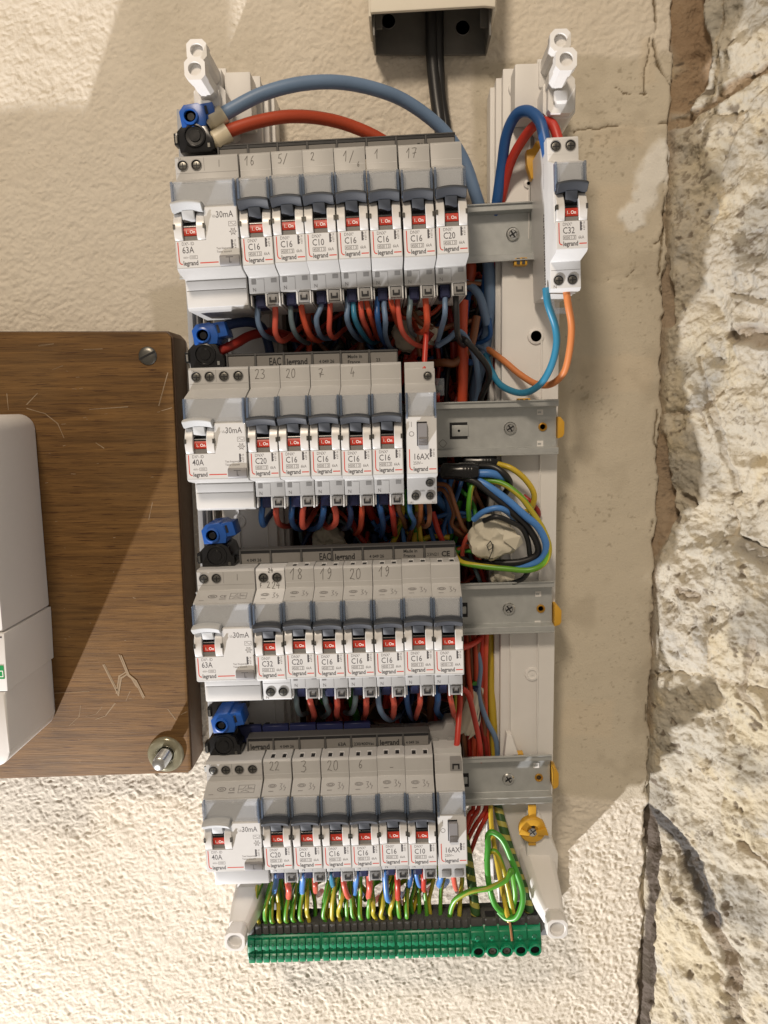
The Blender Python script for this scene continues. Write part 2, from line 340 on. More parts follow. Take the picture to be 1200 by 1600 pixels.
# ------------------------------------------------------------------ stone wall on the right
SA = math.radians(52); SD = np.array([math.cos(SA), -math.sin(SA), 0.]); SN = np.array([-math.sin(SA), -math.cos(SA), 0.])
def sp_(px, py):                             # pixel -> (u, z) on the mean plane of the stone wall
    d = ray(px, py); o = np.array([CX, WY, 0.]); t = np.dot(o-CAM, SN)/np.dot(d, SN); q = CAM+t*d; return (float(np.dot(q-o, SD)), float(q[2]))
stone_layers = lambda base, alt, alt2: [('base', 0, base, 0, 0), ('noise', 14, alt, .42, .62), ('noise', 31, alt2, .53, .66), ('noise', 210, (0.36, 0.31, 0.225), .56, .70),
    ('attr', 'grey', (0.22, 0.215, 0.20), 0, 1), ('attr', 'brown', (0.27, 0.175, 0.10), 0, 1), ('attr', 'pit', (0.13, 0.10, 0.07), 0, 1)]
st_m = [attr_mat('limestone_%s' % n, stone_layers(*c), .9, .7, .0014, 480) for n, c in [
    ('cream', ((0.50, 0.45, 0.355), (0.43, 0.40, 0.335), (0.50, 0.43, 0.30))), ('yellow', ((0.49, 0.43, 0.31), (0.45, 0.41, 0.34), (0.41, 0.39, 0.345))),
    ('grey', ((0.44, 0.415, 0.365), (0.50, 0.45, 0.355), (0.385, 0.37, 0.335)))]]
mortar = attr_mat('mortar', [('base', 0, (0.52, 0.46, 0.35), 0, 0), ('noise', 20, (0.36, 0.30, 0.22), .4, .65), ('noise', 240, (0.22, 0.18, 0.13), .56, .7),
    ('attr', 'grey', (0.085, 0.08, 0.076), 0, .9), ('attr', 'brown', (0.25, 0.16, 0.09), 0, 1), ('attr', 'pit', (0.07, 0.055, 0.04), 0, 1)], .92, .8, .0015, 500)
def build_stone():
    st = .72; us = np.arange(-16, 176, st); zs = np.arange(-560, 350, st); U, Z = np.meshgrid(us, zs, indexing='ij')
    seeds = [(1175, 30), (1078, 60), (1082, 300), (1165, 300), (1088, 540), (1172, 450), (1175, 720), (1072, 760), (1068, 960), (1160, 960), (1085, 1160), (1176, 1180), (1062, 1490), (1172, 1470), (1290, 200), (1290, 700), (1290, 1150), (1300, 1500)]
    sd = [sp_(*p) for p in seeds]; wu = U+9*(fbm(U, Z, 34, 201, 4)-.5)*2; wz = Z+11*(fbm(U, Z, 34, 202, 4)-.5)*2
    D = np.stack([np.hypot((wu-a)*1.15, wz-b) for a, b in sd]); o = np.argsort(D, 0); lab = o[0]; Ds = np.sort(D, 0); edge = (Ds[1]-Ds[0])/2
    big = fbm(U, Z, 75, 210, 4); med = fbm(U, Z, 20, 211, 5, .6); fine = fbm(U, Z, 5, 212, 3, .6)
    rid = np.abs(fbm(U, Z, 26, 216, 4)-.5)*2; h = 27*(big-.5)+7.5*(med-.5)-8*rid+3+2.1*(fine-.5)+1.2*(fbm(U, Z, 2.2, 213, 3, .7)-.5)
    lift = RNG.random(len(seeds))*3; jn = sstep(.40, .62, fbm(U, Z, 40, 214, 2)); h = h+lift[lab]*sstep(0, 9, edge)-1.8*jn*(1-sstep(.3, 3.2, edge+2*(fine-.5)))
    grey = np.zeros_like(U); brown = np.zeros_like(U); wob = 3*(fbm(U, Z, 12, 220, 3)-.5)*2
    def groove(pl, w, dep, g=0., b=0.):
        nonlocal h, grey, brown
        k = 1-sstep(w*.45, w, seg_dist(U, Z, [sp_(*p) for p in pl])+wob); h = h-dep*k; grey = np.maximum(grey, g*k); brown = np.maximum(brown, b*k); return k
    k1 = groove([(1042, 196), (1062, 192), (1090, 172), (1125, 152), (1160, 122), (1200, 100), (1260, 60)], 4.5, 4, 0, .65)
    k2 = groove([(1062, -30), (1068, 50), (1080, 100), (1062, 150)], 15, 10, 0, .8)
    k3 = groove([(1008, 1262), (1040, 1290), (1075, 1335), (1105, 1385), (1128, 1430)], 9.5, 3.5, 1, 0)
    k4 = groove([(1125, 1430), (1150, 1500), (1155, 1620)], 6, 3, .35, .2)
    k5 = groove([(1002, 1250), (1022, 1330), (1025, 1400), (1014, 1480), (1005, 1640)], 8.5, 8, 1, .2)
    k6 = groove([(1036, 420), (1044, 500)], 9, 9, .2, .6); k7 = groove([(1030, 690), (1038, 800), (1024, 860)], 9, 8, 0, .7)
    groove([(1160, 520), (1210, 530)], 7, 6, .2, .35); groove([(1100, 560), (1130, 680), (1150, 770)], 3, 3, .25, .1); groove([(1165, 850), (1230, 900)], 7, 4, .4, .1)
    groove([(1062, 775), (1080, 785)], 4, 6, .3, .3); groove([(1150, 460), (1200, 470)], 2.4, 2, .1, .1); groove([(1070, 920), (1095, 930)], 3.5, 4, .1, .3)
    groove([(1185, 1000), (1165, 1080), (1200, 1120)], 2.6, 2.2, .3, .2); groove([(1160, 1320), (1200, 1350)], 3, 3, .2, .3)
    pit = sstep(.60, .74, fbm(U, Z, 3.2, 230, 4, .7)+.42*(fbm(U, Z, 22, 232, 3)-.5)-.07); pit = np.maximum(pit*.6, .8*sstep(.74, .8, fbm(U, Z, 9, 236, 3, .6)))
    h -= 1.1*pit; pit = np.maximum(pit, .9*k5*sstep(.45, .6, fine+.0*U)); h = h*sstep(-2, 10, U+0*U)-0
    h = np.where(U < 10, np.minimum(h, 1+np.maximum(U, 0)*.5), h); brown = np.maximum(brown, .45*sstep(-238, -226, Z)*(1-sstep(0, 7, U+5*(fbm(U, Z, 20, 250, 3)-.5))))
    grey = np.maximum(grey, .5*sstep(.55, .72, fbm(U, Z, 48, 240, 4)))
    Xw = CX+U*SD[0]+h*SN[0]; Yw = WY+U*SD[1]+h*SN[1]; Yw = Yw+3*(1-sstep(0, 5, U))
    mort = ((edge < 1.0) & (jn > .5)) | (k1 > .6) | (k3 > .5) | (k5 > .5) | (k2 > .6) | (k4 > .6); q = mort[:-1, :-1]; lq = lab[:-1, :-1]
    at = {'grey': grey, 'brown': brown, 'pit': pit}
    base = obj('stone_wall', grid_mesh('stone_wall', Xw, Yw, Z, q, mortar, at), kind='structure')
    pick = [0, 0, 1, 0, 1, 2, 0, 0, 2, 0, 0, 1, 1, 0, 0, 1, 2, 0]
    for i in range(len(seeds)):
        kp = (~q) & (lq == i)
        if kp.sum() > 30: obj('stone', grid_mesh('stone', Xw, Yw, Z, kp, st_m[pick[i]], at), base)
build_stone()
# ------------------------------------------------------------------ row frames (the rows sit slightly askew, as in the photograph)
NX = {1: [(400,354),(450,352),(500,349),(550,346),(602,343),(655,341),(706,337)], 2: [(411,692),(459,691),(506,690),(555,688),(603,687)],
      3: [(421,1011),(467,1010),(514,1008),(560,1006),(607,1006),(653,1004),(701,1003)], 4: [(433,1314),(479,1311),(525,1310),(569,1309),(615,1308),(660,1306)]}
YAW = {1: .03, 2: 0, 3: 0, 4: .008}; NOSE = Vector((8.8, -60.5, -2.6)); DY = {1: -.5, 2: 0, 3: 0, 4: 0}
FR = {}
for r, pts in NX.items():
    Q = [P(x, y, -60.5+DY[r]) for x, y in pts]; x0 = Q[0][0]
    Q = [P(x, y, -60.5+DY[r]+YAW[r]*(q[0]-x0)) for (x, y), q in zip(pts, Q)]
    a = np.polyfit([q[0] for q in Q], [q[2] for q in Q], 1); roll = math.atan(a[0])
    R = Matrix.Rotation(-roll, 4, 'Y') @ Matrix.Rotation(math.atan(YAW[r]), 4, 'Z')
    o = Vector((Q[0][0], Q[0][1], a[0]*Q[0][0]+a[1])) - R.to_3x3() @ NOSE
    Ri = R.to_3x3().inverted(); us = [(Ri @ (Vector(q)-o)).x - NOSE.x for q in Q]
    k0 = sum(u-17.75*i for i, u in enumerate(us))/len(us)
    xs = []
    for i, u in enumerate(us): xs.append(u if not xs else max(u*.75+(k0+17.75*i)*.25, xs[-1]+17.65))
    FR[r] = (o, R, xs)
def MR(r, x=0., y=0., z=0.):
    o, R, _ = FR[r]; return Matrix.Translation((o + R.to_3x3() @ Vector((x, y, z)))*S) @ R
def LP(r, px, py, y):                        # local row coordinates of the point at local depth y under pixel
    o, R, _ = FR[r]; Ri = R.to_3x3().inverted(); d = Ri @ Vector(ray(px, py)); c = Ri @ (Vector(CAM)-o); t = (y-c.y)/d.y; return c+d*t
# ------------------------------------------------------------------ lettering strokes for the pencilled circuit numbers
DIG = {'0': [[(.5,1),(.2,.85),(.1,.45),(.25,.08),(.5,0),(.8,.2),(.85,.6),(.7,.92),(.5,1)]], '1': [[(.0,.55),(.55,1),(.5,.5),(.48,0)]],
 '2': [[(.1,.8),(.35,1),(.7,.95),(.75,.7),(.4,.3),(.1,.05),(.4,.08),(.9,.02)]], '3': [[(.1,.92),(.5,1),(.8,.85),(.6,.6),(.35,.52),(.75,.45),(.85,.2),(.5,0),(.1,.1)]],
 '4': [[(.4,1),(.15,.45),(.1,.35),(.9,.4)],[(.65,.65),(.6,0)]], '5': [[(.85,1),(.3,.95),(.2,.55),(.6,.6),(.8,.35),(.55,.02),(.1,.08)]],
 '6': [[(.7,1),(.3,.65),(.15,.25),(.4,0),(.75,.15),(.7,.42),(.4,.48),(.18,.3)]], '7': [[(.05,.95),(.5,1),(.9,.95),(.55,.4),(.4,0)],[(.2,.45),(.85,.52)]],
 '8': [[(.7,.85),(.45,1),(.2,.8),(.45,.55),(.75,.3),(.6,.03),(.25,.05),(.2,.3),(.5,.55),(.75,.78),(.7,.85)]],
 '9': [[(.8,.8),(.5,1),(.2,.75),(.4,.5),(.75,.65),(.8,.85),(.75,.4),(.45,0),(.2,.05)]], '/': [[(.9,1),(.1,-.15)]], 'F': [[(.2,0),(.2,1),(.8,1)],[(.2,.5),(.7,.5)]],
 'R': [[(.2,0),(.2,1),(.7,.9),(.6,.55),(.2,.5),(.75,0)]], '-': [[(.05,.5),(.95,.55)]], '=': [[(.05,.15),(.95,.22)],[(.2,.0),(.9,.05)]]}
def hand(b, txt, x, z, h, y=-44.05, w=.38, adv=.95, rnd=None):
    rnd = rnd or random.Random(hash(txt) % 999 if False else sum(map(ord, txt))); n = len(txt)
    for i, ch in enumerate(txt):
        if ch == ' ': continue
        ox = x+i*h*.62*adv; oz = z+rnd.uniform(-.06, .06)*h
        st = [[(ox+p[0]*h*.52+p[1]*h*.06, oz+p[1]*h) for p in [(a+rnd.uniform(-.03, .03), c+rnd.uniform(-.03, .03)) for a, c in s_]] for s_ in DIG[ch]]
        b.ribbon(st, w, y)
# ------------------------------------------------------------------ building blocks of the modular devices (local mm, x width, -y front)
CH = [(-56, 8.5), (-58.5, 6.5), (-60.4, 3), (-61.4, -.5), (-61.5, -3), (-60.9, -5.8), (-60.1, -7.7), (-56, -7.7)]
def body_prof(low): return [(5, 41.5), (-42.6, 41.5), (-44, 40.3), (-44, 28.6), (-56, 24), (-56, -7.7), (-60, -7.7), (-60, -22.6), (-57.6, -24.0), (-44, -26.2)] + ([(-44, low), (5, low)] if low > -40 else [(-44, low+1.6), (-41.5, low), (5, low)])
def ubox(b, x0, x1, z0, z1, y, t=.45):       # printed outline frame
    for a in ((x0, x1, z0, z0+t), (x0, x1, z1-t, z1), (x0, x0+t, z0+t, z1-t), (x1-t, x1, z0+t, z1-t)):
        b.add([(a[0], y, a[2]), (a[1], y, a[2]), (a[1], y, a[3]), (a[0], y, a[3])], [(0,1,2,3)])
def flat(b, x0, x1, z0, z1, y): b.add([(x0, y, z0), (x1, y, z0), (x1, y, z1), (x0, y, z1)], [(0,1,2,3)])
YP = -60.04
def lever(t, m, x0=.5, x1=17.1):
    part('lever', ('lever', m, x0), lambda b: (b.loft([(-57, 12.8), (-62, 12.8), (-64.9, 12.2), (-65.6, 11.3), (-65.2, 10.5), (-62.4, 8.0), (-61.4, 7.6), (-57, 7.6)], np.linspace(x0, x1, 11),
        lambda x: -1.1*((x-(x0+x1)/2)/((x1-x0)/2))**2+.2), b.prism([(-57, 8), (-61.8, 7.9), (-60.4, 3.0), (-57, 2.2)], (x0+x1)/2-3.3, (x0+x1)/2+3.3)), m, t, bevel=.3)
def toggle(t, m='dark_lever', flag=True):
    for q, (a, c) in enumerate([(.35, 4.9), (12.7, 17.25)]):
        part('toggle_cheek', ('cheek', q), lambda b: b.prism(CH, a, c), 'satin_white', t, bevel=.3)
    part('toggle_slot', 'slot', lambda b: b.box(4.9, 12.7, -56.4, -55, -7.6, 7.5), 'slot_black', t, smooth=False)
    part('toggle_drum', 'drum', lambda b: (b.prism([(-56, 1.8), (-57.6, 1.5), (-58.6, .4), (-58.7, -.5), (-56, -.7)], 5.1, 12.5)), 'connector_black', t)
    f = part('on_flag', 'flag', lambda b: b.prism([(-56, -.7), (-58.4, -.65), (-58.9, -1.8), (-59.0, -3.4), (-58.8, -5.0), (-56, -5.1)], 5.1, 12.5), 'red_flag', t)
    part('flag_lettering', 'flagtext', lambda b: (b.text('I', 6.4, -3.9, 2.5, -59.1, .015), b.text('..', 7.2, -3.9, 2.0, -59.1, .01, xs=.9), b.text('On', 8.5, -3.9, 2.5, -59.1, .015, xs=.92)), 'white_print', f)
    part('drum_base', 'drumbase', lambda b: b.prism([(-56, -5.2), (-58.5, -5.2), (-58.4, -7.6), (-56, -7.6)], 5.0, 12.6), 'mid_grey', t)
    lever(t, m)
    for q, (a, c) in enumerate([(.1, 1.3), (16.3, 17.5)]):
        part('side_catch', ('catch', q), lambda b: (b.box(a, c, -61.9, -58, .2, .7), b.box(a, c, -61.9, -58, -1.9, -1.5), b.box(a, c, -61.7, -58, -1.5, .2)), 'dull_screw', t, smooth=False)
def window(t, x0, x1, low=10.2):
    part('label_strip', ('strip', x1), lambda b: b.box(x0+1.6, x1-1.6, -56.6, -55, low-.5, 23.0), 'white_label', t)
    w = part('label_window', ('win', x1), lambda b: (b.box(x0+1.7, x1-1.7, -59.6, -58.9, low, 22.6), b.box(x0+1.7, x1-1.7, -59.6, -56.7, 22.6, 23.3)), 'clear_window', t, bevel=.25)
    for q, (a, c) in enumerate(((x0+.15, x0+1.5), (x1-1.5, x1-.15))): part('window_side', ('winside', x1, q), lambda b: b.box(a, c, -60.2, -56.1, low-1.5, 23.4), 'blue_tint', w, bevel=.3)
    for q, (a, c) in enumerate(((x0+1.62, x0+2.6), (x1-2.6, x1-1.62))): part('window_clip', ('winclip', x1, q), lambda b: b.box(a, c, -60.0, -57.1, low+2, 21.2), 'clear_window', w, bevel=.3)
def screws(t, pos, y=-44, plate=None, name='terminal_screw', r=2.75):
    # a cover plate with round holes standing proud of the body, a screw sunk in each
    for (cx, cz) in pos:
        part('terminal_hole', ('hole', r), lambda b: b.lathe([(r+.38, 0), (r+.38, .35), (r, .42), (r*.98, -.0)], (0, y, 0), n=24), 'mid_grey', t).location = Vector((cx, 0, cz))*S
        h = part('screw_well', ('well', r), lambda b: b.lathe([(0, .12), (r*.99, .12)], (0, y, 0), n=24), 'slot_black', t); h.location = Vector((cx, 0, cz))*S
        s_ = part(name, ('tscrew', r), lambda b: (b.lathe([(r*.8, .1), (r*.8, .26), (r*.7, .36), (0, .36)], (.15, y, -.25), n=20)), 'dull_screw', t); s_.location = Vector((cx, 0, cz))*S
        part('screw_slot', ('tslot', r), lambda b: (b.box(-r*.62, r*.75, y-.42, y-.3, -.55, .0), b.box(-.15, .4, y-.415, y-.3, -r*.7, r*.45)), 'slot_black', s_, smooth=False)
def slope_print(t, key, fn, m):                # print lying on the sloping top shoulder (y -44..-56, z 28.6..24)
    def f(b):
        q = MB(); fn(q)
        for i, (x, y, z) in enumerate(q.v):
            s_ = z/12.85; q.v[i] = (x, -56+12*s_-.03-abs(y), 24+4.6*s_+.09)
        b.add(q.v, q.f)
    return part('shoulder_print', key, f, m, t, smooth=False, angle=10)
def ell(b, cx, cz, a, c, y=0, w=.28, n=20): b.ribbon([[(cx+a*math.cos(k*2*math.pi/n), cz+c*math.sin(k*2*math.pi/n)) for k in range(n+1)]], w, y)
def common_print(t, amp, kind):
    def dk(b):
        b.text(amp, 3.7, -14.4, 4.9, YP, .006, xs=.80)
    def fine(b):
        b.text({'mcb': 'DNX\u00b3', 'rcd': 'DX\u00b3- ID', 'relay': '250V~'}[kind], 3.7, -10.3 if kind != 'relay' else -17.2, 2.5, YP, .008, xs=.82)
        if kind == 'mcb':
            ubox(b, 3.8, 11.0, -17.7, -15.4, YP, .25); b.text('4500', 4.2, -17.3, 2.1, YP, .015, xs=.85); b.text('3', 9.4, -17.3, 2.1, YP, .015); flat(b, 8.5, 8.75, -17.4, -15.7, YP); b.text('6kA', 12.2, -17.4, 2.3, YP, .01, xs=.85)
        if kind == 'rcd': b.text('400V~', 4.0, -17.3, 1.6, YP, 0, xs=.8); ubox(b, 7.6, 11.9, -17.6, -15.8, YP, .2); b.text('10000', 8.0, -17.2, 1.5, YP, 0, xs=.8)
        e = 17.6 if kind != 'rcd' else 35.2
        b.text('4 077 16', e-1.6, -13.0, 1.5, YP, .015, rot=math.pi/2, xs=.85)
    def bold(b):
        b.text('legrand', 3.8, -20.9, 3.5, YP, .026, xs=.80)
        e = 17.6 if kind != 'rcd' else 35.2
        flat(b, e-4.4, e-3.4, -13.1, -8.3, YP)
        for k in range(3): flat(b, e-3.45, e-3.1, -12.6+k*1.5, -12.0+k*1.5, YP)
    part('rating_lettering', ('rt', amp, kind), dk, 'grey_print', t, smooth=False); part('fine_lettering', ('fine', amp, kind), fine, 'fine_print', t, smooth=False); part('maker_lettering', ('bold', kind), bold, 'grey_print', t, smooth=False)
    xe = (12.9, 16.6) if kind != 'rcd' else (13.2, 23.0)
    part('red_line', ('red', kind), lambda b: (b.ribbon([[(1.7, -8.6), (1.7, -18.2), (1.9, -19.3), (2.5, -20.0), (3.3, -20.2)]], .55, YP), b.ribbon([[(xe[0], -19.9), (xe[1], -19.9)]], .6, YP)), 'red_print', t, smooth=False)
def auto_terminals(t):
    def col(b):
        b.box(8.9, 17.45, -44, 3, -35.6, -35.2); b.box(8.9, 9.9, -44, 3, -42.6, -35.6); b.box(16.5, 17.45, -44, 3, -42.6, -35.6); b.box(9.9, 16.5, -40.6, 3, -42.2, -35.6); b.box(.15, .95, -42.5, 3, -42, -35.6)
    part('terminal_column', 'col', col, 'shoulder_white', t, bevel=.3)
    part('recess_back', 'recess', lambda b: b.box(1.0, 8.8, -24, 2, -41.2, -35.2), 'mid_grey', t)
    part('neutral_terminal', 'neutral', lambda b: (b.box(2.6, 8.2, -39, -24.1, -42.6, -35.4), b.box(3.4, 7.4, -39.5, -39, -42, -37)), 'blue_terminal', t, bevel=.3)
    p = part('release_button', 'btn', lambda b: b.box(10.1, 16.3, -44.4, -40.7, -41.8, -36.0), 'mid_grey', t, bevel=.4)
    part('button_mark', 'btnmark', lambda b: (b.box(11.2, 12.0, -44.75, -44.3, -40.6, -37.7), b.box(14.5, 15.3, -44.75, -44.3, -40.6, -37.7), b.box(12.0, 14.5, -44.75, -44.3, -40.6, -39.4)), 'slot_black', p, smooth=False)
    part('test_slot', 'tslots', lambda b: (b.box(1.6, 4.2, -44.06, -43, -30.2, -27.2), b.box(12.8, 16.0, -44.06, -43, -29.6, -27.2), b.box(2.4, 4.0, -44.1, -43, -28.4, -27.3), b.box(13.6, 15.8, -44.1, -43, -28.2, -27.5)), 'mid_grey', t, smooth=False)
    part('neutral_lettering', 'ntext', lambda b: (b.text('N', 2.0, -34.2, 3.0, -44.04, 0, xs=.9), flat(b, 8.75, 8.95, -34.5, -27.3, -44.03), flat(b, 4.9, 8.75, -27.4, -27.2, -44.03)), 'fine_print', t, smooth=False)
ORD = ['first', 'second', 'third', 'fourth', 'fifth', 'sixth', 'seventh']; ROWN = {1: 'top', 2: 'second', 3: 'third', 4: 'bottom'}
def mcb(r, x, amp, pencil, label, screw=False, logos=False, topslots=False, idx=0, tweak=None):
    M = MR(r, x) @ Matrix.Translation((0, random.uniform(-.25, .2)*S, random.uniform(-.15, .15)*S)) @ Matrix.Rotation(random.uniform(-.006, .006), 4, 'X') @ Matrix.Rotation(random.uniform(-.004, .004), 4, 'Z')
    if tweak: M = M @ tweak
    t = thing('circuit_breaker', label, 'circuit breaker', M=M, group='circuit breakers clipped on the rails')
    low = -42.6 if screw else -35.2
    part('housing', ('mcbbody', screw), lambda b: b.prism(body_prof(low), .05, 17.55), 'grey_plastic' if not screw else 'shoulder_white', t, bevel=.45)
    toggle(t); window(t, 0, 17.6); common_print(t, amp, 'mcb')
    part('face_label', 'mcbface', lambda b: flat(b, .6, 17.0, -22.0, -8.0, -60.02), 'white_label', t, smooth=False)
    part('shoulder_line', 'shline', lambda b: flat(b, .3, 17.3, 31.9, 32.1, -44.03), 'white_label', t, smooth=False)
    if screw:
        screws(t, [(4.7, 36.0), (12.9, 36.0)] if idx != 99 else [(4.7, 36.4), (13.0, 36.4)]); screws(t, [(4.7, -36.5), (12.6, -36.5)])
        part('neutral_lettering', 'nscr', lambda b: (b.text('N', 1.6, -41.0, 2.6, -44.04), flat(b, .6, 17.0, -31.1, -30.9, -44.03)) + ((b.text('N', 2.0, 38.6, 2.6, -44.04),) if idx == 99 else ()), 'fine_print', t, smooth=False)
    else: auto_terminals(t)
    if topslots:
        for sx in (4.6, 11.8): part('comb_slot', ('cslot', sx), lambda b: (b.box(sx, sx+2.4, -41.2, -36.4, 41.45, 41.62)), 'slot_black', t, smooth=False)
        for sx in (4.6, 11.8): part('slot_lip', ('clip', sx), lambda b: (b.box(sx-.3, sx+2.7, -36.3, -35.8, 41.4, 42.2), b.box(sx+2.45, sx+2.9, -41, -36.3, 41.4, 41.9)), 'white_label', t, smooth=False)
    if logos:
        slope_print(t, 'logo_a', lambda b: (ell(b, 6, 7.5, 2.4, 1.3, 0, .35), ell(b, 6, 7.5, 1.5, .6, 0, .4), flat(b, 4.0, 7.0, 3.0, 3.5, 0)), 'fine_print')
        slope_print(t, 'logo_b', lambda b: (b.ribbon([[(10.6, 9), (12, 9), (11.2, 7), (12.2, 5), (10.8, 4)], [(13.4, 8), (13.0, 6.5), (14.4, 6), (13.6, 3.5)]], .35, 0),), 'fine_print')
    if pencil:
        b = MB()
        for a in pencil: hand(b, *a)
        obj('pencil_number', b.mesh('pencil_number', 'pencil', smooth=False, recalc=False), t)
    return t
def rcd(r, x, amp, n_screw, label, logos):
    t = thing('residual_current_switch', label, 'rcd switch', M=MR(r, x))
    part('housing', 'rcdbody', lambda b: b.prism(body_prof(-43), .05, 35.35), 'grey_plastic', t, bevel=.45)
    part('lower_cover', 'rcdlow', lambda b: (b.box(.5, 34.9, -44.5, -42, -41.6, -32.3), b.box(.5, 34.9, -44.5, -42, -31.9, -26.9)), 'shoulder_white', t, bevel=.35)
    part('right_face', 'rcdface', lambda b: b.prism([(-55, 9.6), (-59.5, 9.6), (-60, 9.1), (-60, -7.6), (-55, -7.6)], 17.5, 35.3), 'shoulder_white', t, bevel=.3)
    toggle(t, 'pale_lever'); window(t, 0, 35.4); common_print(t, amp, 'rcd')
    part('face_label', 'rcdfl', lambda b: (flat(b, .6, 17.3, -22.0, -8.0, -60.02), flat(b, 17.3, 34.8, -22, 9.0, -60.02)), 'white_label', t, smooth=False)
    part('residual_lettering', 'rcd30', lambda b: b.text('30mA', 23.6, 3.4, 4.9, YP, .004, xs=.80), 'grey_print', t, smooth=False)
    def sy(b):
        b.text('I\u0394n', 21.6, 3.7, 1.9, YP, 0); ubox(b, 30.2, 34.4, -1.4, 1.2, YP, .22); b.ribbon([[(30.9, -.2), (31.6, .5), (32.4, -.3), (33.2, -.7), (33.9, .1)]], .22, YP)
        ell(b, 32.4, -4.2, 1.3, 1.3, YP, .25); ell(b, 32.4, -4.2, .55, .55, YP-.05, .2)
        for k in range(6): a = k*math.pi/3; b.ribbon([[(32.4+1.4*math.cos(a), -4.2+1.4*math.sin(a)), (32.4+2.0*math.cos(a), -4.2+2*math.sin(a))]], .4, YP)
        b.text('Test frequently', 22.6, -13.2, 1.6, YP, .01, xs=.85); b.text('Tester souvent', 22.6, -15.0, 1.6, YP, .01, xs=.85)
    part('symbol_lettering', 'rcdsy', sy, 'fine_print', t, smooth=False)
    p = part('test_button', 'tbtn', lambda b: b.prism([(-58, -16.2), (-60.7, -16.5), (-61.2, -17.5), (-61.2, -21.2), (-60.6, -22.2), (-58, -22.4)], 23.9, 34.9), 'test_grey', t, bevel=.5)
    part('button_lettering', 'tbtnt', lambda b: b.ribbon([[(27.6, -17.7), (31.4, -17.7)], [(29.4, -17.7), (29.4, -20.6), (30.3, -20.6)]], .42, -61.26), 'grey_print', p, smooth=False)
    zz = 36.2; pos = [(3.6, zz), (10.6, zz)] + ([(18.2, zz), (25.4+.3, zz)] if n_screw == 4 else []); pos = [(a*1.12+.6, b_) for a, b_ in pos] if n_screw == 4 else [(a*1.1+.4, b_) for a, b_ in pos]
    screws(t, pos)
    part('terminal_lettering', ('rcdn', n_screw), lambda b: (b.text('N', 2.0, 38.9, 2.2, -44.04), flat(b, 16.2, 16.4, 33, 40, -44.03), flat(b, .6, 34.8, 31.9, 32.05, -44.03)), 'fine_print', t, smooth=False)
    if n_screw == 2: part('pencil_number', 'p1', lambda b: b.ribbon([[(24.9, 38.3), (24.7, 34.6)]], .3, -44.05), 'pencil', t, smooth=False)
    if logos: slope_print(t, 'rcdlogo', lambda b: (ell(b, 10.5, 6.5, 2.6, 1.5, 0, .5), ell(b, 10.5, 6.5, 1.2, .5, 0, .4), b.text('CE', 15, 5.2, 3.2, 0, .02), flat(b, 15, 19, 3.3, 3.9, 0), ubox(b, 21, 31.2, 3.2, 9.4, 0, .3), b.ribbon([[(21, 6.2), (24, 6.2), (25.5, 8.5)], [(25.4, 6.2), (31, 6.2)], [(23, 4), (25, 5.4), (28, 4)], [(27, 8.8), (27, 7), (29.5, 7)]], .35, 0), flat(b, 3, 6, 2.4, 2.8, 0)), 'fine_print')
    return t
def relay(r, x, label, lo):
    t = thing('contactor', label, 'contactor', M=MR(r, x))
    part('housing', 'relbody', lambda b: b.prism([(5, 41.5), (-35, 41.5), (-35, 37.5), (-44, 37.2), (-44, 28.6), (-56, 24), (-56, 10), (-60, 10), (-60, -22.6), (-57.6, -24), (-44, -26.2), (-44, -42), (5, -42)], .05, 17.55), 'grey_plastic', t, bevel=.4)
    part('face_label', 'relface', lambda b: flat(b, .5, 17.1, -22.1, 9.6, -60.02), 'white_label', t, smooth=False)
    window(t, 0, 17.6); common_print(t, '16AX', 'relay')
    part('selector_slot', 'selslot', lambda b: b.box(6.1, 11.9, -60.3, -59, -6.5, 7.0), 'slot_black', t, smooth=False)
    s_ = part('selector_switch', 'sel', lambda b: [b.box(6.6, 11.9, -62.6, -60, -6.3, 6.2)]+[b.box(6.7, 11.8, -63.0, -62.5, -6.2+k*.8, -5.8+k*.8) for k in range(5)], 'test_grey', t, bevel=.2)
    part('position_lettering', 'rello', lambda b: (b.ribbon([[(3.1, 4.2), (3.1, 7)]], .3, YP), ell(b, 3.1, .2, 1.3, 1.3, YP, .3)), 'fine_print', t, smooth=False)
    if lo == 2:
        screws(t, [(13.4, 33.0)], r=2.3); screws(t, [(13.4, -29.4), (4.8, -37.2), (13.4, -37.2)], r=2.3)
        part('terminal_lettering', 'relt', lambda b: (b.text('A1', 1.5, -41.6, 1.9, -44.04), b.text('A2', 14.4, -41.6, 1.9, -44.04), b.text('2', 15.9, -33.4, 1.8, -44.04), b.text('1', 16.2, 34.4, 1.8, -44.04), b.text('~230V', 6.6, -34.6, 1.5, -44.04), b.ribbon([[(5, -35.4), (5, -33.9), (6.4, -33.9)], [(11.8, -33.9), (13.6, -33.9), (13.6, -35)]], .18, -44.04)), 'fine_print', t, smooth=False)
    else:
        part('release_button', 'relbtn', lambda b: b.box(9.6, 17.0, -44.5, -36, 30.6, 37.4), 'mid_grey', t, bevel=.4)
        part('button_mark', 'relbtnm', lambda b: (b.box(11, 11.8, -44.9, -44.4, 32, 35.4), b.box(14.6, 15.4, -44.9, -44.4, 32, 35.4), b.box(11.8, 14.6, -44.9, -44.4, 34.6, 35.4)), 'slot_black', t, smooth=False)
        for q, xx in enumerate((2, 10)): part('release_button', ('relbb', q), lambda b: b.box(xx, xx+5.6, -44.5, -38, -41.2, -36.5), 'mid_grey', t, bevel=.4)
    return t
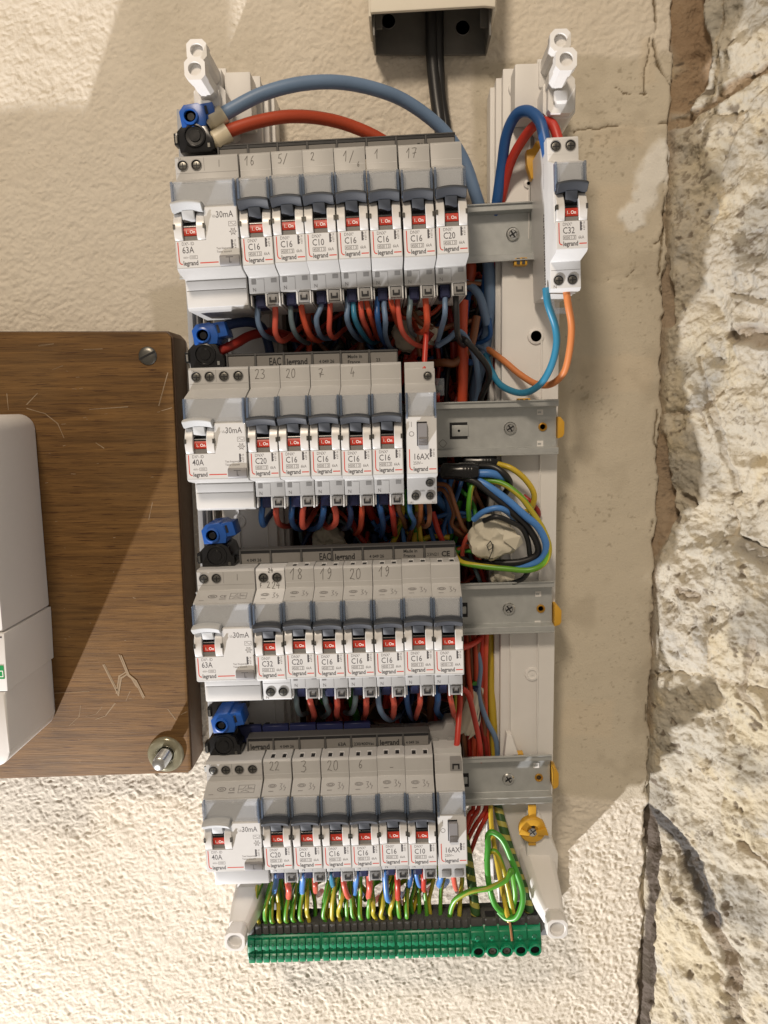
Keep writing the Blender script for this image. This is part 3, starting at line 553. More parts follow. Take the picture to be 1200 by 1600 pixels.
# ------------------------------------------------------------------ the devices of every row
def pc(x, z, h): return (x, z, h)
xs1, xs2, xs3, xs4 = (FR[r][2] for r in (1, 2, 3, 4))
rcd(1, xs1[0]-36.4, '63A', 2, 'wide double-width 63A switch at the left end of the top row', False)
rcd(2, xs2[0]-36.2, '40A', 4, 'wide double-width 40A switch with four screws at the left end of the second row', False)
rcd(3, xs3[0]-36.2, '63A', 2, 'wide double-width 63A switch at the left end of the third row', True)
rcd(4, xs4[0]-36.2, '40A', 4, 'wide double-width 40A switch at the left end of the bottom row above the bare plaster', True)
row1 = [('C16', [('16', 2.9, 34.4, 5.0)], 'C16 breaker of the top row pencilled 16'), ('C16', [('5/', 3.6, 34.6, 5.0)], 'C16 breaker of the top row pencilled 5 and a slash'),
        ('C10', [('2', 4.6, 35, 4.2)], 'C10 breaker of the top row pencilled 2'), ('C16', [('1/', 5.2, 33.6, 5.4), ('6', 12.8, 30.2, 2.6)], 'C16 breaker of the top row pencilled 1 and a slash with a small 6'),
        ('C16', [('1', 5.0, 34.6, 4.8)], 'C16 breaker of the top row with only a pencilled 1'), ('C16', [('17', 4.4, 33.8, 5.2)], 'C16 breaker of the top row pencilled 17'),
        ('C20', None, 'C20 breaker with no pencil mark at the right end of the top row')]
NTH = ['first', 'second', 'third', 'fourth', 'fifth', 'sixth', 'seventh']
def blab(i, row, a, l):
    w = l.split('pencilled')[-1].strip() if 'pencilled' in l else ''
    return '%s breaker from the left in the %s row, marked %s%s' % (NTH[i], row, a, ', pencilled '+w if w and len(w.split()) < 4 else '')
for i, (a, p, l) in enumerate(row1): mcb(1, xs1[i], a, p, blab(i, 'top', a, l), idx=i)
row2 = [('C20', [('23', 2.8, 34, 5.6)], 'C20 breaker of the second row pencilled 23'), ('C16', [('20', 3.4, 34, 5.2)], 'C16 breaker of the second row pencilled 20'),
        ('C16', [('7', 4.6, 34, 5.0), ('-', 5.2, 33, 5)], 'C16 breaker of the second row pencilled with a crossed 7'), ('C16', [('4', 5.6, 33.6, 5.2)], 'C16 breaker of the second row pencilled 4'),
        ('C16', None, 'unmarked C16 breaker of the second row beside the contactor')]
for i, (a, p, l) in enumerate(row2): mcb(2, xs2[i], a, p, blab(i, 'second', a, l), idx=i)
row3 = [('C32', [('24', 7.6, 39.0, 2.8), ('F', 2.2, 27.9+2, 2.6), ('2', 6.4, 29.6, 3.8), ('24', 9.4, 29.0, 4.6)], 'C32 breaker with two screws below, third row, scribbled 24 beside its screws'),
        ('C20', [('18', 3.0, 33.4, 7.0)], 'C20 breaker of the third row pencilled 18'), ('C16', [('19', 3.6, 33.6, 6.6)], 'C16 breaker of the third row boldly pencilled 19'),
        ('C16', [('20', 3.6, 33.2, 6.4)], 'C16 breaker of the third row pencilled 20'), ('C16', [('19', 3.6, 34.2, 6.0)], 'C16 breaker of the third row faintly pencilled 19, right of the 20'),
        ('C16', None, 'unmarked C16 breaker of the third row'), ('C10', None, 'unmarked C10 breaker at the right end of the third row')]
for i, (a, p, l) in enumerate(row3): mcb(3, xs3[i], a, p, blab(i, 'third', a, l), screw=(i == 0), logos=True, topslots=(i > 0), idx=i)
row4 = [('C20', [('22', 3.6, 34.6, 5.8)], 'C20 breaker of the bottom row pencilled 22'), ('C16', [('3', 5.0, 33.0, 7.8)], 'C16 breaker of the bottom row pencilled 3'),
        ('C16', [('20', 3.6, 33.6, 6.6)], 'C16 breaker of the bottom row pencilled 20'), ('C16', [('6', 5.8, 34.2, 5.4)], 'C16 breaker of the bottom row pencilled 6'),
        ('C16', [('-', 8, 32, 4)], 'C16 breaker of the bottom row with a faint smudge of pencil'), ('C10', None, 'unmarked C10 breaker of the bottom row beside the contactor')]
for i, (a, p, l) in enumerate(row4): mcb(4, xs4[i], a, p, blab(i, 'bottom', a, l), logos=True, topslots=True, idx=i)
relay(2, xs2[4]+19.6, 'white contactor with a slide switch and three lower screws, right end of second row', 2)
relay(4, xs4[5]+18.4, 'white contactor with a slide switch at the right end of the bottom row', 4)
q = LP(1, 893, 330, -60.5)
lone = mcb(1, q.x-8.8, 'C32', None, 'lone C32 breaker hanging at the far right end of the top rail', screw=True, idx=99, tweak=Matrix.Translation((0, -.5*S, (q.z+2.6)*S)))
part('side_lettering', 'sidet', lambda b: [b.add([(-.02, y, z), (-.02, y+dy, z), (-.02, y+dy, z+dz), (-.02, y, z+dz)], [(0,3,2,1)]) for y, z, dy, dz in
     [(-32+.2*k % 1, 2-k*1.55, 2.6 if k % 3 else 1.5, .75 if k % 2 else 1.0) for k in range(26)]+[(-33, 30-k*1.0, .7, .5) for k in range(14)]], 'grey_print', lone, smooth=False)
# ------------------------------------------------------------------ comb busbars along the tops of the breakers
def comb(r, x0, x1, marks, label, y=-30, zt=50.5, zb=41.2, n=None, back=False):
    t = thing('comb_busbar', label, 'busbar', M=MR(r)); b = MB(); b.box(x0, x1, y+1.0, y+9, zb, zt-.6); b.box(x0, x1, y-.2, y+9, zt-.9, zt)
    obj('busbar_body', b.mesh('busbar_body', 'comb_grey', .3), t)
    n = n or round((x1-x0)/17.75); w = (x1-x0)/n
    for i in range(n):
        c = part('label_cell', ('cell', round(w, 1)), lambda b: b.box(.6, w-.6, y+.3, y+1.2, zb+.3, zt-2.5), 'comb_cell', t, bevel=.25); c.location = (S*(x0+i*w), 0, 0)
        f = part('cell_rib', 'cellrib', lambda b: b.box(-.45, .45, y-.3, y+1.2, zb+.2, zt-.9), 'comb_grey', t); f.location = (S*(x0+i*w), 0, 0)
        g = part('cell_gap', ('gap', round(w, 1)), lambda b: b.box(.6, w-.6, y+.1, y+1.0, zt-2.4, zt-1.0), 'slot_black', t, smooth=False); g.location = (S*(x0+i*w), 0, 0)
    b = MB()
    for i, s_, kw in marks:
        zz = kw.get('z', zb+1.6 if kw.get('size', 2) < 4 else zb+1.2)
        b.text(s_, x0+i*w+kw.get('dx', 2), zz, kw.get('size', 2.9), y+.24, kw.get('bold', .01), xs=kw.get('xs', .95))
    if marks: obj('busbar_lettering', b.mesh('busbar_lettering', 'print_black', smooth=False), t)
    if back:
        bb = MB(); w2 = 17.9
        for i in range(5): bb.box(x0-10+i*w2+.4, x0-10+(i+1)*w2-.4, y+9.5, y+14, zb+2, zt+3.4)
        obj('rear_cells', bb.mesh('rear_cells', 'blue_terminal', .3), t)
    return t
BIG = dict(size=5.2, bold=.03, dx=1.6, xs=.82); NUM = dict(size=2.7, dx=4, bold=.02, xs=.95)
e1 = xs1[6]+16; comb(1, -14, e1, [(6, 'EAC', dict(size=5, bold=.02, dx=12, xs=.7)), (7, '23N21', NUM)], 'grey comb busbar behind the top row of breakers', zt=50.8, zb=41.2)
e2 = xs2[4]+16
comb(2, -16, e2, [(1, 'EAC', dict(size=6.4, bold=.02, dx=8, xs=.62)), (2, 'legrand', BIG), (3, '4 049 26', NUM), (4, 'Made in', dict(size=2.9, dx=4, z=43.6+1.6, bold=.02)), (4, 'France', dict(size=2.9, dx=4, z=42.0, bold=.02)), (5, '23', NUM)], 'grey comb busbar with a maker mark behind the second row of breakers', n=6, zt=49.5)
e3 = xs3[6]+16
comb(3, -12, e3, [(0, '4 049 26', NUM), (2, 'EAC', dict(size=6.4, bold=.02, dx=11, xs=.62)), (3, 'legrand', BIG), (4, '4 049 26', NUM), (5, 'Made in', dict(size=2.9, dx=6, z=45.4, bold=.02)), (5, 'France', dict(size=2.9, dx=6, z=42.4, bold=.02)), (6, '23N21', dict(size=2.9, dx=1.4, bold=.01)), (6, 'CE', dict(size=4.6, dx=10.4, bold=.03))], 'long grey comb busbar with CE mark behind the third row of breakers', n=7)
e4 = xs4[5]+16
comb(4, -12, e4, [(0, 'legrand', BIG), (1, '4 049 26', NUM), (3, '63A', dict(size=3.4, dx=8, bold=.02)), (4, '230/400Vac', dict(size=2.9, dx=1.6, bold=.02)), (5, 'legrand', BIG), (6-.02, '4 049 26', dict(size=2.5, dx=2, bold=.02))], 'grey comb busbar with blue rear cells behind the bottom row', n=7, back=True)
# ------------------------------------------------------------------ feed terminals (blue over black) left of the combs
def feed(px, py, col, label, Y=-34, big=False, s=1.0):
    p = P(px, py, Y); t = thing('feed_terminal', label, 'terminal', M=Matrix.Translation(Vector(p)*S)@Matrix.Rotation(-.05, 4, 'Y'), group='feed terminals')
    if col == 'blue':
        b = MB(); b.prism([(-8, -6), (-9, 2.5), (-6, 6), (2, 6.6), (5, 4.8), (6.6, -1), (5.5, -6)], -1, 26, 'y'); obj('terminal_body', b.mesh('terminal_body', 'connector_blue', .5), t)
        b = MB(); b.prism([(4.5, -2.6), (12.2, -1.6), (10.5, 6.8), (3.4, 6.2)], -.2, 16, 'y'); f = obj('terminal_tab', b.mesh('terminal_tab', 'connector_blue', .5), t)
        b = MB(); b.prism([(6.4, .2), (7.9, .5), (7.0, 5.0), (5.6, 4.8)], -.5, 2, 'y'); obj('tab_slot', b.mesh('tab_slot', 'slot_black'), f)
        b = MB(); b.lathe([(4.5, 0), (4.5, 1.6), (3.5, 1.9), (3.2, -.4), (3.2, -1)], (-2.4, -1, -.6), n=26); obj('screw_collar', b.mesh('screw_collar', 'connector_blue', angle=50), t)
        b = MB(); b.lathe([(3.2, 0), (0, 0)], (-2.4, -1.1, -.6)); b.lathe([(2.2, 0), (2.0, .25), (0, .25)], (-2.2, -1.15, -.8)); obj('clamp_screw', b.mesh('clamp_screw', 'connector_black'), t)
    else:
        b = MB(); b.prism([(-9, -8.5), (-10, 3), (-6, 6.6), (4, 7.4), (8, 4.8), (9.4, 0), (11, -1), (11, -7.5), (8.5, -8.6)], -.6, 24, 'y'); b.box(-11.8, -9.2, -1.2, 6, -4.4, 2.2); obj('terminal_body', b.mesh('terminal_body', 'connector_black', .6), t)
        b = MB(); b.lathe([(6.6, 0), (6.4, 1.0), (5.6, 1.2), (5.2, .2), (3.4, .1), (3.2, .7), (2.6, .7)], (.3, -.6, 0), n=28); obj('screw_collar', b.mesh('screw_collar', 'connector_black', angle=50), t)
        b = MB(); b.lathe([(2.5, 0), (2.5, .3), (0, .3)], (.3, -.9, 0)); b.box(-10.9, -9.9, -1.5, -1.1, -3.4, .6); b.box(7.2, 8.6, -.9, -.5, -6.6, -4.4); obj('clamp_screw', b.mesh('clamp_screw', 'bright_screw' if big else 'dull_screw'), t)
    return t
feed(305, 181, 'blue', 'blue feed terminal at the upper left above the top row'); feed(304, 213, 'black', 'black feed terminal under the blue one beside the top row')
feed(324, 522, 'blue', 'blue feed terminal left of the second row busbar'); feed(320, 554, 'black', 'black feed terminal left of the second row busbar', big=True)
feed(338, 834, 'blue', 'blue feed terminal left of the third row busbar'); feed(338, 868, 'black', 'black feed terminal left of the third row busbar')
feed(352, 1130, 'blue', 'blue feed terminal left of the bottom row busbar'); feed(349, 1164, 'black', 'black feed terminal left of the bottom row busbar')
feed(352, 1108, 'black', 'dark feed terminal half hidden behind the lowest blue one', Y=-12)
# ------------------------------------------------------------------ the enclosure chassis
en = thing('enclosure_chassis', 'open white enclosure frame on the plaster wall carrying four steel rails', 'electrical enclosure', loc=(80, 45, -60))
def epart(name, b, m, bevel=.4, parent=None, M=None, **kw):
    o = obj(name, b.mesh(name, m, bevel, **kw), parent or en)
    if (parent or en) is en: o.matrix_basis = Matrix.Translation(-Vector((80, 45, -60))*S) @ (M if M is not None else Matrix.Identity(4))
    elif M is not None: o.matrix_basis = M
    return o
# uprights with stepped inner edge, key slots and ribs
def upright(side):
    s_ = 1 if side == 'r' else -1; cx = 160.5 if side == 'r' else -20.5; X = lambda a: cx+s_*a
    ztop, zbot = 222, -365
    b = MB()
    def bx(a0, a1, y0, y1, z0, z1): b.box(min(X(a0), X(a1)), max(X(a0), X(a1)), y0+2, min(44, y1+2), z0, z1)
    bx(-15, 22, 11, 14, zbot+20, ztop-4); bx(19.5, 22, 14.01, 44, zbot+20, ztop-14); bx(-15, -12.5, 14.01, 44, zbot+20, ztop-6)
    o = epart('upright', b, 'enclosure_white', .6)
    b = MB(); bx(-18.5, -15.05, 17, 44, zbot+34, ztop-7); bx(-21.5, -18.55, 23, 44, zbot+34, ztop-10); epart('edge_step', b, 'enclosure_white', .4, parent=None)
    b = MB(); bx(2.2, 4.6, 10.3, 10.95, 120, ztop-16); bx(2.2, 4.6, 10.3, 10.95, 178, 196); epart('key_slot', b, 'mid_grey', 0)
    b = MB(); bx(1.2, 2.1, 9.6, 11.2, 116, ztop-4); bx(4.7, 5.6, 9.6, 11.2, 116, ztop-4); bx(10, 11, 9.8, 11.2, zbot+60, 60); bx(-9, -8, 10.0, 11.2, -230, -60); epart('rib', b, 'enclosure_white', .25)
    b = MB(); bx(5.7, 14, 8.6, 11.2, 196, ztop); bx(5.7, 12, 9.4, 11.2, 150, 190); epart('pad', b, 'enclosure_white', .5)
    return X
XR = upright('r'); XL = upright('l')
# corner standoffs: double sleeves reaching forward
def octagon(r, cut=.42): c = r*(1-cut); return [(r, c), (c, r), (-c, r), (-r, c), (-r, -c), (-c, -r), (c, -r), (r, -c)]
def sleeve(px, py, Yf, Yb, r=5.6, ri=3.6, parent=None):
    p = P(px, py, Yf); b = MB()
    o8 = octagon(r); n = 24; circ = [(ri*math.cos(2*math.pi*k/n), ri*math.sin(2*math.pi*k/n)) for k in range(n)]
    ang = lambda q: math.atan2(q[1], q[0]); out = []
    for c in circ:                         # push circle directions out to the octagon
        a = ang(c); best = 1e9
        for (x0, z0), (x1, z1) in zip(o8, o8[1:]+o8[:1]):
            dx, dz = x1-x0, z1-z0; den = math.cos(a)*dz-math.sin(a)*dx
            if abs(den) > 1e-9:
                t = (x0*dz-z0*dx)/den; s2 = (x0*math.sin(a)-z0*math.cos(a))/den
                if t > 0 and -.001 <= s2 <= 1.001: best = min(best, t)
        out.append((best*math.cos(a), best*math.sin(a)))
    L = Yb-Yf; rings = [(circ, 3), (circ, 0), (out, 0), ([(x*1.0, z*1.0) for x, z in out], 8), ([(x*.86, z*.86) for x, z in out], 9), ([(x*.86, z*.86) for x, z in out], L)]
    v = []; f = []
    for ring, y in rings: v += [(p[0]+x, p[1]+y, p[2]+z) for x, z in ring]
    for j in range(len(rings)-1): f += [(j*n+i, j*n+(i+1) % n, (j+1)*n+(i+1) % n, (j+1)*n+i) for i in range(n)]
    f.append(tuple(range(n))); b.add(v, f)
    if Yb > 31: k = 2*0
    return b, p
mat('sleeve_core', (0.56, 0.44, 0.30), .6)
def corner(tubes, arm, name='corner_post'):
    b = MB(); b.prism(arm[0], arm[1], arm[2], 'y') if arm else None
    first = None
    for k, t in enumerate(tubes):
        q, p = sleeve(*t); b.add(q.v, q.f)
    first = epart(name, b, 'enclosure_white', 0, angle=30)
    return first
def armpoly(x0, x1, z0, z1, c=2): return [(x0, z0+c), (x0+c, z0), (x1-c, z0), (x1, z0+c), (x1, z1-c), (x1-c, z1), (x0+c, z1), (x0, z1-c)]
corner([(885, 92, -58, 20), (876, 62, -42, 20)], (armpoly(165.5, 180.5, 176, 196), -30, 44))
corner([(304, 107, -58, 20), (307, 78, -42, 20)], (armpoly(-36.5, -22.5, 178, 196), -28, 44))
def low_arm(px, py, sx):
    q, p = sleeve(px, py, -50, 20, 6.6, 4.8); b = MB(); b.add(q.v, q.f); o8 = octagon(1, .35); v = []; f = []
    for y, w, h, dx, dz in ((-38, 6.4, 6.4, 0, 0), (-26, 8.6, 8.4, -sx*1.0, 2), (10, 11.5, 14, -sx*3, 6), (43, 13, 20, -sx*4, 9)): v += [(p[0]+dx+a*w, y, p[2]+dz+c*h) for a, c in o8]
    for j in range(3): f += [(j*8+i, j*8+(i+1) % 8, (j+1)*8+(i+1) % 8, (j+1)*8+i) for i in range(8)]
    f += [tuple(range(8)), tuple(range(24, 32))]; b.add(v, f); return epart('corner_post', b, 'enclosure_white', .3, angle=30)
low_arm(871, 1452, 1); low_arm(367, 1472, -1)
for X0, Z0, sx in ((173, 188, 1), (-29, 190, -1)):
    b = MB(); b.prism(armpoly(X0-9.5, X0+9.5, Z0-13, Z0+9, 3.5), -24, 40, 'y'); epart('corner_block', b, 'enclosure_white', 1.0)
for sx, (a, c) in ((1, (158, 188)), (-1, (-46, -16))):       # webs, feet and second sleeve under each end
    b = MB()
    b.box(a+4, c-6, 8, 44, 196, 218); b.box(a+6, c-9, -8, 8, 198.5, 214)
    epart('corner_web', b, 'enclosure_white', 1.2)
    b = MB(); b.prism([(a+6, -271), (a+14, -271), (c-3, -300), (c-4, -340), (a+8, -340), (a+5, -300)] if sx > 0 else [(a+14, -273), (c-8, -273), (c-4, -300), (c-8, -352), (a+6, -352), (a+5, -335)], 2 if sx > 0 else -14, 44, 'y'); epart('lower_bracket', b, 'enclosure_white', 1.0)
    b = MB(); b.box(a, c, 36, 44, -372, -340); epart('foot_plate', b, 'frame_grey', 1.5)
# webs that join the forward sleeves to the uprights at the top
b = MB(); b.box(150, 168, -6, 12, 183, 213); b.box(168, 176, -34, 12, 181, 187); epart('corner_web', b, 'enclosure_white', 1.5)
b = MB(); b.box(-24, -8, -6, 12, 183, 213); b.box(-34, -26, -34, 12, 181, 187); epart('corner_web', b, 'enclosure_white', 1.5)
# bosses and holes on the right upright
for px, py, r, m in [(838, 525, 3.4, 'slot_black'), (808, 137, 3.2, 'slot_black'), (826, 286, 1.0, 'slot_black')]:
    p = P(px, py, 10.6); b = MB(); b.lathe([(r, 0), (0, 0)], (p[0], 11.2, p[2])); b2 = MB(); b2.lathe([(r+2.4, -1.5), (r+1.6, .4), (r+.1, .9), (r, 0)], (p[0], 12.2, p[2]), n=28)
    h = epart('fixing_boss', b2, 'enclosure_white', 0, angle=40); hh = obj('fixing_hole', b.mesh('fixing_hole', m), h)
p = P(832, 1055, 10.6); b = MB(); b.lathe([(5.2, -1), (4.6, .8), (3.2, 1), (2.8, .2), (.9, .2), (.8, .8), (0, .8)], (p[0], 12.8, p[2]), n=28); epart('fixing_boss', b, 'enclosure_white', 0, angle=40)
p = P(372, 815, 10.6); b = MB(); b.lathe([(5.2, -1), (4.6, .8), (3.2, 1), (2.8, .2), (.9, .2), (.8, .8), (0, .8)], (p[0], 12.8, p[2]), n=28); epart('fixing_boss', b, 'enclosure_white', 0, angle=40)
# tapered white gussets above the lower rails
for px0, px1, py0, py1 in [(786, 812, 1145, 1185)]:
    a, c = P(px0, py1, 8), P(px1, py0, 8); b = MB(); b.prism([(a[0], a[2]), (c[0], a[2]), (c[0]-6, c[2]), (a[0]+2, c[2]+1)], 4, 11, 'y'); epart('gusset', b, 'enclosure_white', .4)
# left steel-grey side profile
b = MB(); b.box(-55.5, -52.2, 0, 40, -234, 195); epart('side_profile', b, 'frame_grey', .4)
b = MB(); b.box(-52.1, -50.4, 6, 40, -236, 190); epart('side_profile_lip', b, 'frame_grey', .3)
b = MB(); b.box(-49.2, -48.4, 14, 20, -240, 150); epart('side_profile_rod', b, 'enclosure_white', .2)
# DIN rails
def rail(r, x1, features):
    M = MR(r); prof = [(0, 17.5), (0, 12.8), (1, 12.4), (7.2, 12.4), (7.2, -12.4), (1, -12.4), (0, -12.8), (0, -17.5), (-.9, -17.5), (-1.0, -13.4), (-.9, -12.2)]
    prof = [(0, 17.5), (0, 13.2), (7.5, 12.6), (7.5, -12.6), (0, -13.2), (0, -17.5), (1.0, -17.5), (1.0, -14.0), (8.5, -13.4), (8.5, 13.4), (1.0, 14.0), (1.0, 17.5)]
    b = MB(); b.prism(prof, -50, x1); o = epart('din_rail', b, 'zinc', .22, M=M, angle=25)
    b = MB(); b.box(-50, x1-.2, -1.2, -.02, 16.6, 17.6); b.box(-50, x1-.2, -1.2, -.02, -17.6, -16.6); obj('rail_lip', b.mesh('rail_lip', 'zinc', .25), o)
    for kind, px, py in features:
        q = LP(r, px, py, 7.3); b = MB()
        if kind == 'screw':
            b.lathe([(4.2, 0), (4.2, .9), (3.6, 1.5), (2.6, 1.6), (2.2, 1.1), (0, 1.1)], (q.x, 7.45, q.z), n=28); f = obj('rail_screw', b.mesh('rail_screw', 'bright_screw', angle=30), o)
            c = MB(); c.ribbon([[(q.x-2, q.z-1.2), (q.x+2, q.z+1.2)], [(q.x-1.2, q.z+2), (q.x+1.2, q.z-2)]], .8, 5.8); obj('screw_slot', c.mesh('screw_slot', 'slot_black', smooth=False), o)
        if kind == 'brass': b.lathe([(2.9, 0), (2.8, .7), (2.1, .9), (1.6, .3), (1.5, .0)], (q.x, 7.45, q.z), n=22); obj('brass_eyelet', b.mesh('brass_eyelet', 'brass', angle=40), o); c = MB(); c.lathe([(1.6, 0), (0, 0)], (q.x, 7.4, q.z)); obj('eyelet_hole', c.mesh('eyelet_hole', 'cavity_rubble'), o)
        if kind == 'slot': b.box(q.x-2.4, q.x+1.6, 7.3, 7.5, q.z-5, q.z+5); obj('rail_slot', b.mesh('rail_slot', 'slot_black', .0, smooth=False), o); c = MB(); c.box(q.x-2.8, q.x+.6, 6.6, 7.4, q.z-2.6, q.z+2.6); obj('slot_tongue', c.mesh('slot_tongue', 'zinc', .3), o)
        if kind == 'window':
            b.box(q.x-6, q.x+5.6, 7.3, 7.5, q.z-5.4, q.z+5.4); obj('rail_slot', b.mesh('rail_slot', 'slot_black', 0, smooth=False), o); c = MB(); c.box(q.x-4.6, q.x+6.2, 6.6, 7.4, q.z-3.6, q.z+3.6); f = obj('slot_tongue', c.mesh('slot_tongue', 'zinc', .7), o)
            c = MB(); c.lathe([(.8, 0), (0, 0)], (q.x, 6.5, q.z)); obj('tongue_hole', c.mesh('tongue_hole', 'slot_black'), o)
        if kind == 'notch': b.box(q.x-2, q.x+2, 7.2, 7.5, q.z-1.8, q.z+1.8); obj('notch', b.mesh('notch', 'enclosure_white', 0), o); c = MB(); c.box(q.x-1.6, q.x+.6, 7.0, 7.25, q.z-.7, q.z+.5); obj('notch_lip', c.mesh('notch_lip', 'zinc', 0), o)
        if kind == 'stamp': b.ribbon([[(q.x+2.6*math.cos(a*math.pi/4)*(.8 if a % 2 else 1), q.z+2.6*math.sin(a*math.pi/4)*(.8 if a % 2 else 1)) for a in range(9)]], .3, 7.46); obj('stamped_mark', b.mesh('stamped_mark', 'dull_screw', smooth=False), o)
    return o
xe = {r: LP(r, px, py, 0).x for r, px, py in ((1, 862, 362), (2, 873, 668), (3, 866, 954), (4, 863, 1221))}
rail(1, xe[1], [('screw', 801, 366)])
rail(2, xe[2], [('screw', 797, 669), ('brass', 848, 667), ('window', 717, 673), ('notch', 844, 644), ('notch', 844, 693), ('stamp', 692, 693)])
rail(3, xe[3], [('screw', 795, 951), ('brass', 845, 951), ('slot', 727, 953), ('notch', 841, 928), ('notch', 840, 974)])
rail(4, xe[4], [('screw', 794, 1217), ('brass', 842, 1215), ('slot', 729, 1219), ('notch', 838, 1196), ('notch', 838, 1240)])
# ochre rail clips
for px, py, w, h, yy in [(876, 668, 2.6, 7.0, 6), (871, 961, 3.0, 7.4, 6), (868, 1215, 2.4, 7.6, 4)]:
    p = P(px, py, yy); b = MB(); b.prism([(p[0]-w*.8, p[2]-h), (p[0]+w*.4, p[2]-h+1), (p[0]+w*.8, p[2]-h+3), (p[0]+w*.8, p[2]+h*.5), (p[0]-w*.2, p[2]+h), (p[0]-w*.8, p[2]+h)], yy-2, yy+14, 'y'); epart('rail_clip', b, 'ochre_plastic', .5)
for px, py in [(813, 409), (808, 1181), (818, 628)]:
    p = P(px, py, 6); b = MB(); b.box(p[0]-4.2, p[0]+4.2, 4, 10, p[2]-2.4, p[2]+2.4); o = epart('clip_foot', b, 'ochre_plastic', .7); c = MB(); c.box(p[0]-2.6, p[0]-.6, 3.6, 4.2, p[2]-1.8, p[2]+1.8); c.box(p[0]+.8, p[0]+2.6, 3.6, 4.2, p[2]-1.8, p[2]+1.8); obj('clip_gap', c.mesh('clip_gap', 'dark_lever'), o)
def turnlock(px, py, yy, rz):
    p = P(px, py, yy); b = MB(); b.lathe([(9.4, -4), (9.4, 0), (8.6, 1), (4, 1.4), (3.4, .4), (0, .4)], tuple(p), n=28)
    b.prism([(p[0]-9.6, p[2]-1.8), (p[0]-3, p[2]-2.6), (p[0]-2, p[2]-1), (p[0]-8, p[2]+2.4)], p[1]-3, p[1]-1, 'y'); b.prism([(p[0]+10.8, p[2]-2.5), (p[0]+3, p[2]-2.2), (p[0]+2, p[2]+.6), (p[0]+9, p[2]+3)], p[1]-3, p[1]-1, 'y')
    b.box(p[0]-2.6, p[0]+2.6, p[1]+.5, p[1]+4, p[2]-12, p[2]+17); o = epart('turn_clip', b, 'ochre_plastic', .4, angle=35)
    c = MB(); c.lathe([(3.2, 0), (3.0, .8), (0, 1.1)], (p[0]-.3, p[1]-1.2, p[2]-.6), n=16); obj('clip_screw', c.mesh('clip_screw', 'bright_screw'), o)
    c = MB(); c.ribbon([[(p[0]-2.2, p[2]-2), (p[0]+1.8, p[2]+1.2)], [(p[0]-1.6, p[2]+1.5), (p[0]+1.2, p[2]-2.2)]], .6, p[1]-2.4); c.box(p[0]-.8, p[0]+1.6, p[1]-.9, p[1]-.5, p[2]+2.2, p[2]+5); obj('clip_slot', c.mesh('clip_slot', 'slot_black', smooth=False), o)
turnlock(832, 1297, 0, 0)
p = P(834, 246, 2); b = MB(); b.prism([(p[0]-5, p[2]+4), (p[0]-4.4, p[2]-5), (p[0]-1.8, p[2]-13), (p[0]+6, p[2]-13), (p[0]+6, p[2]+9), (p[0]+1, p[2]+9), (p[0]-1, p[2]+5)], 0, 7, 'y'); epart('turn_clip', b, 'ochre_plastic', .8)
# dark hooks behind the rows and clear tab under the lone breaker
for px, py, Y in [(363, 489, 2), (405, 1140, -6), (879-3, 478, -8)]:
    p = P(px, py, Y); b = MB(); mm = 'connector_black' if px < 800 else 'clear_window'
    b.prism([(p[0]-7, p[2]+4), (p[0]-6.4, p[2]-3), (p[0]-4.5, p[2]-4.6), (p[0]+4.5, p[2]-4.6), (p[0]+6.4, p[2]-3), (p[0]+7, p[2]+4), (p[0]+4, p[2]+4), (p[0]+3.4, p[2]-1), (p[0]-3.4, p[2]-1), (p[0]-4, p[2]+4)], Y, Y+3, 'y'); epart('rail_hook', b, mm, .5)
# ------------------------------------------------------------------ trunking above with its steel base
p0 = P(584, 88, 40); t = thing('wall_trunking', 'cream wall trunking at the top edge with its steel base showing two round holes', 'cable trunking', loc=(100, 45, 250))
off = Matrix.Translation(-Vector((100, 45, 250))*S)
def tp(name, b, m, bevel=.4, par=None): o = obj(name, b.mesh(name, m, bevel), par or t); o.matrix_basis = off if not par else Matrix.Identity(4); return o
b = MB(); b.prism([(65.3, 239.5), (138.2, 237.3), (139, 330), (65.5, 332)], 39.5, 41, 'y'); base = tp('steel_base', b, 'trunk_metal', .2)
for bxs in (((65.3, 66.6, 14, 39.4, 239.6, 330), (66.55, 71, 22, 23.2, 247, 330)), ((137, 138.4, 14, 39.4, 237.6, 330), (132.4, 137.05, 22, 23.2, 246, 330))):
    b = MB(); [b.box(*q) for q in bxs]; tp('side_flange', b, 'trunk_metal', .2)
b = MB(); b.prism([(64.2, 248.6), (133, 250.4), (139.8, 249.6), (141, 330), (63.8, 332)], 5, 8, 'y'); b.prism([(63.0, 247.8), (65.0, 247.8), (65, 332), (63, 332)], 8.05, 41, 'y'); b.prism([(138.6, 248.8), (140.8, 248.8), (140.8, 330), (139, 330)], 8.05, 41, 'y'); tp('cover', b, 'trunk_cream', 1.0)
for px, py in ((607, 33), (723, 43)):
    q = P(px, py, 39); b = MB(); b.lathe([(4.3, 0), (0, 0)], (q[0], 39.3, q[2]), n=26); c = MB(); c.lathe([(4.3, .05), (4.35, .5), (4.8, .3), (4.9, 0)], (q[0], 39.4, q[2]), n=26)
    obj('base_hole', b.mesh('base_hole', 'slot_black'), base); obj('hole_rim', c.mesh('hole_rim', 'trunk_metal'), base)
